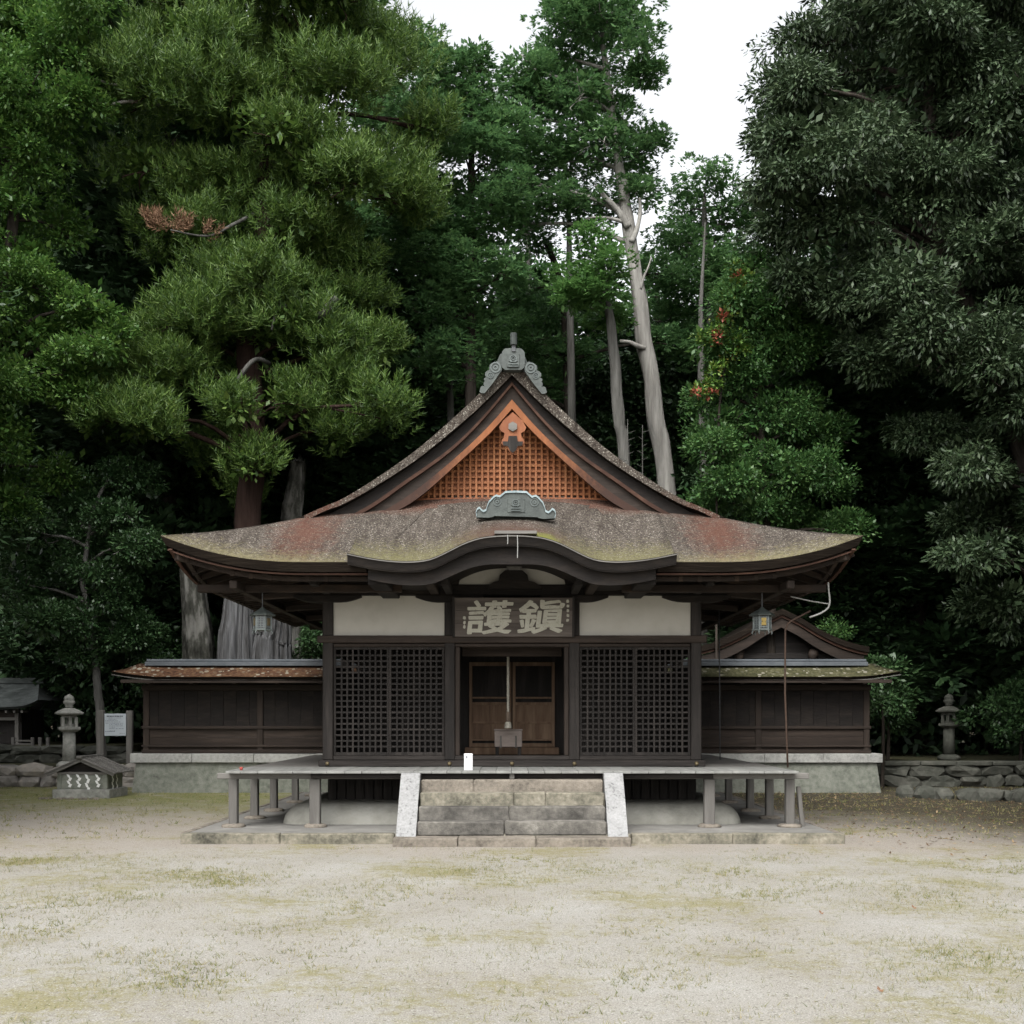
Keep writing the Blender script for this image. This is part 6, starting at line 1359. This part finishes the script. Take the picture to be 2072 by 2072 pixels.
# ---- understorey: one dark mass of leaves behind everything
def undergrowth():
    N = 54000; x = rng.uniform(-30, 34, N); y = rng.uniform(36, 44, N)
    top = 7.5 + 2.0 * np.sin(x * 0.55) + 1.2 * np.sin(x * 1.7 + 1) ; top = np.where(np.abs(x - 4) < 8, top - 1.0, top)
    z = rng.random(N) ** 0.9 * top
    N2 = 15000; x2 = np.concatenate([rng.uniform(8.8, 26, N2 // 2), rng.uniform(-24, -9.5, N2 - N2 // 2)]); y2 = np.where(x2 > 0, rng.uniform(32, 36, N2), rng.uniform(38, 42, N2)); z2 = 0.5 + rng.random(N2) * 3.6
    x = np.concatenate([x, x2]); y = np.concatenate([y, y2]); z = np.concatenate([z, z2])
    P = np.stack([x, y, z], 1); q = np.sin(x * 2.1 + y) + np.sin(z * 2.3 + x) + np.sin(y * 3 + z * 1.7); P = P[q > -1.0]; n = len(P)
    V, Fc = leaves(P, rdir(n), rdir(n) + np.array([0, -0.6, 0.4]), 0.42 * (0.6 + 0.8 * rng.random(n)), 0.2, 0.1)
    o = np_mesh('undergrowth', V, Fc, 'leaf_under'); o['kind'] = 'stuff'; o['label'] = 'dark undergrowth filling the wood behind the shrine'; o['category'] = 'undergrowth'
undergrowth()

# ================================================================== grass, weeds and litter on the courtyard
def field(x, y):
    return (np.sin(0.9 * x + 1.7 * np.sin(0.7 * y)) * np.sin(1.1 * y + 1.3 * np.sin(0.8 * x + 1)) + 0.6 * np.sin(2.7 * x + 1.1 * y) * np.sin(2.2 * y - 0.9 * x + 2))
def grass():
    N = 60000; y = 5.6 + 9.0 * rng.random(N) ** 0.8; x = rng.uniform(-1, 1, N) * (y * 0.50 + 0.3); f = field(x, y)
    keep = rng.random(N) < np.clip(0.24 + 0.45 * f, 0.10, 0.85); keep &= (y < 13.6) | (rng.random(N) < 0.25); x, y, f = x[keep], y[keep], f[keep]; n = len(x)
    b = rng.integers(4, 9, n); idx = np.repeat(np.arange(n), b); m = len(idx); low = rng.random(n) < 0.55
    P = np.stack([x[idx] + rng.normal(size=m) * 0.022, y[idx] + rng.normal(size=m) * 0.012, np.full(m, -0.012)], 1)
    D = rng.normal(size=(m, 3)) * np.array([0.9, 0.5, 0.2]) + np.where(low[idx], 0.45, 1.25)[:, None] * np.array([0, 0, 1.0]); D[:, 2] = np.abs(D[:, 2]) + 0.15
    L = (0.012 + 0.045 * rng.random(m) ** 3) * np.where(low[idx], 0.8, 1.15)
    V, Fc = needles(P, D, L + 0.010, 0.0055); o = np_mesh('grass', V, Fc, 'grass'); o['kind'] = 'stuff'; o['label'] = 'sparse short weeds and dry grass on the pale sand'; o['category'] = 'grass'
    N = 2600; y = 15.5 + 12 * rng.random(N); x = np.concatenate([rng.uniform(4.8, 13, N // 2), rng.uniform(-14, -5.2, N - N // 2)]); n = N
    b = 6; idx = np.repeat(np.arange(n), b); m = len(idx); P = np.stack([x[idx] + rng.normal(size=m) * 0.05, y[idx] + rng.normal(size=m) * 0.03, np.full(m, -0.005)], 1)
    D = rng.normal(size=(m, 3)); D[:, 2] = np.abs(D[:, 2]) + 0.4; V, Fc = needles(P, D, 0.03 + 0.05 * rng.random(m), 0.012); o = np_mesh('grass', V, Fc, 'grass'); o['kind'] = 'stuff'; o['label'] = 'tufts of grass beside and behind the hall'; o['category'] = 'grass'
grass()
def litter():
    N = 3000; y = 13.0 + 13 * rng.random(N); x = 3.2 + 9 * rng.random(N) ** 0.9; keep = (x + 0.55 * y + rng.normal(size=N) * 0.8 > 13.0) & ((x > 4.6) | (y < 14.8)); x, y = x[keep], y[keep]; n = len(x)
    P = np.stack([x, y, np.full(n, 0.014) + 0.01 * rng.random(n)], 1); D = rdir(n) * np.array([1, 1, 0.2]); V, Fc = leaves(P, D, np.array([0, 0, 1.0]) + rdir(n) * 0.35, 0.05 + 0.05 * rng.random(n), 0.03, 0.1)
    o = np_mesh('fallen_leaves', V, Fc, 'litter'); o['kind'] = 'stuff'; o['label'] = 'scattered dry leaves on the soil at right'; o['category'] = 'leaves'
litter()
for u, v in ((1779, 2012), (1848, 1842), (1660, 1853)):
    Y = EYE * F / (v - HY); p = at(u, v, Y); V, Fc = leaves(np.array([[p.x, p.y, 0.02], [p.x + 0.01, p.y + 0.01, 0.02]]), np.array([[1, 0.3, 0.25], [-0.2, 0.5, 0.6]]), np.array([[0, -0.5, 1.0], [0.3, -1, 0.2]]), 0.036, 0.026, 0.2)
    o = np_mesh('fallen_leaf', V, Fc, 'leaf_dead'); tag(o, {2012: 'single reddish dry leaf lying nearest on the sand at right', 1842: 'small dry leaf on the sand farther right', 1853: 'small dry leaf on the sand right of centre'}[v], 'leaf')
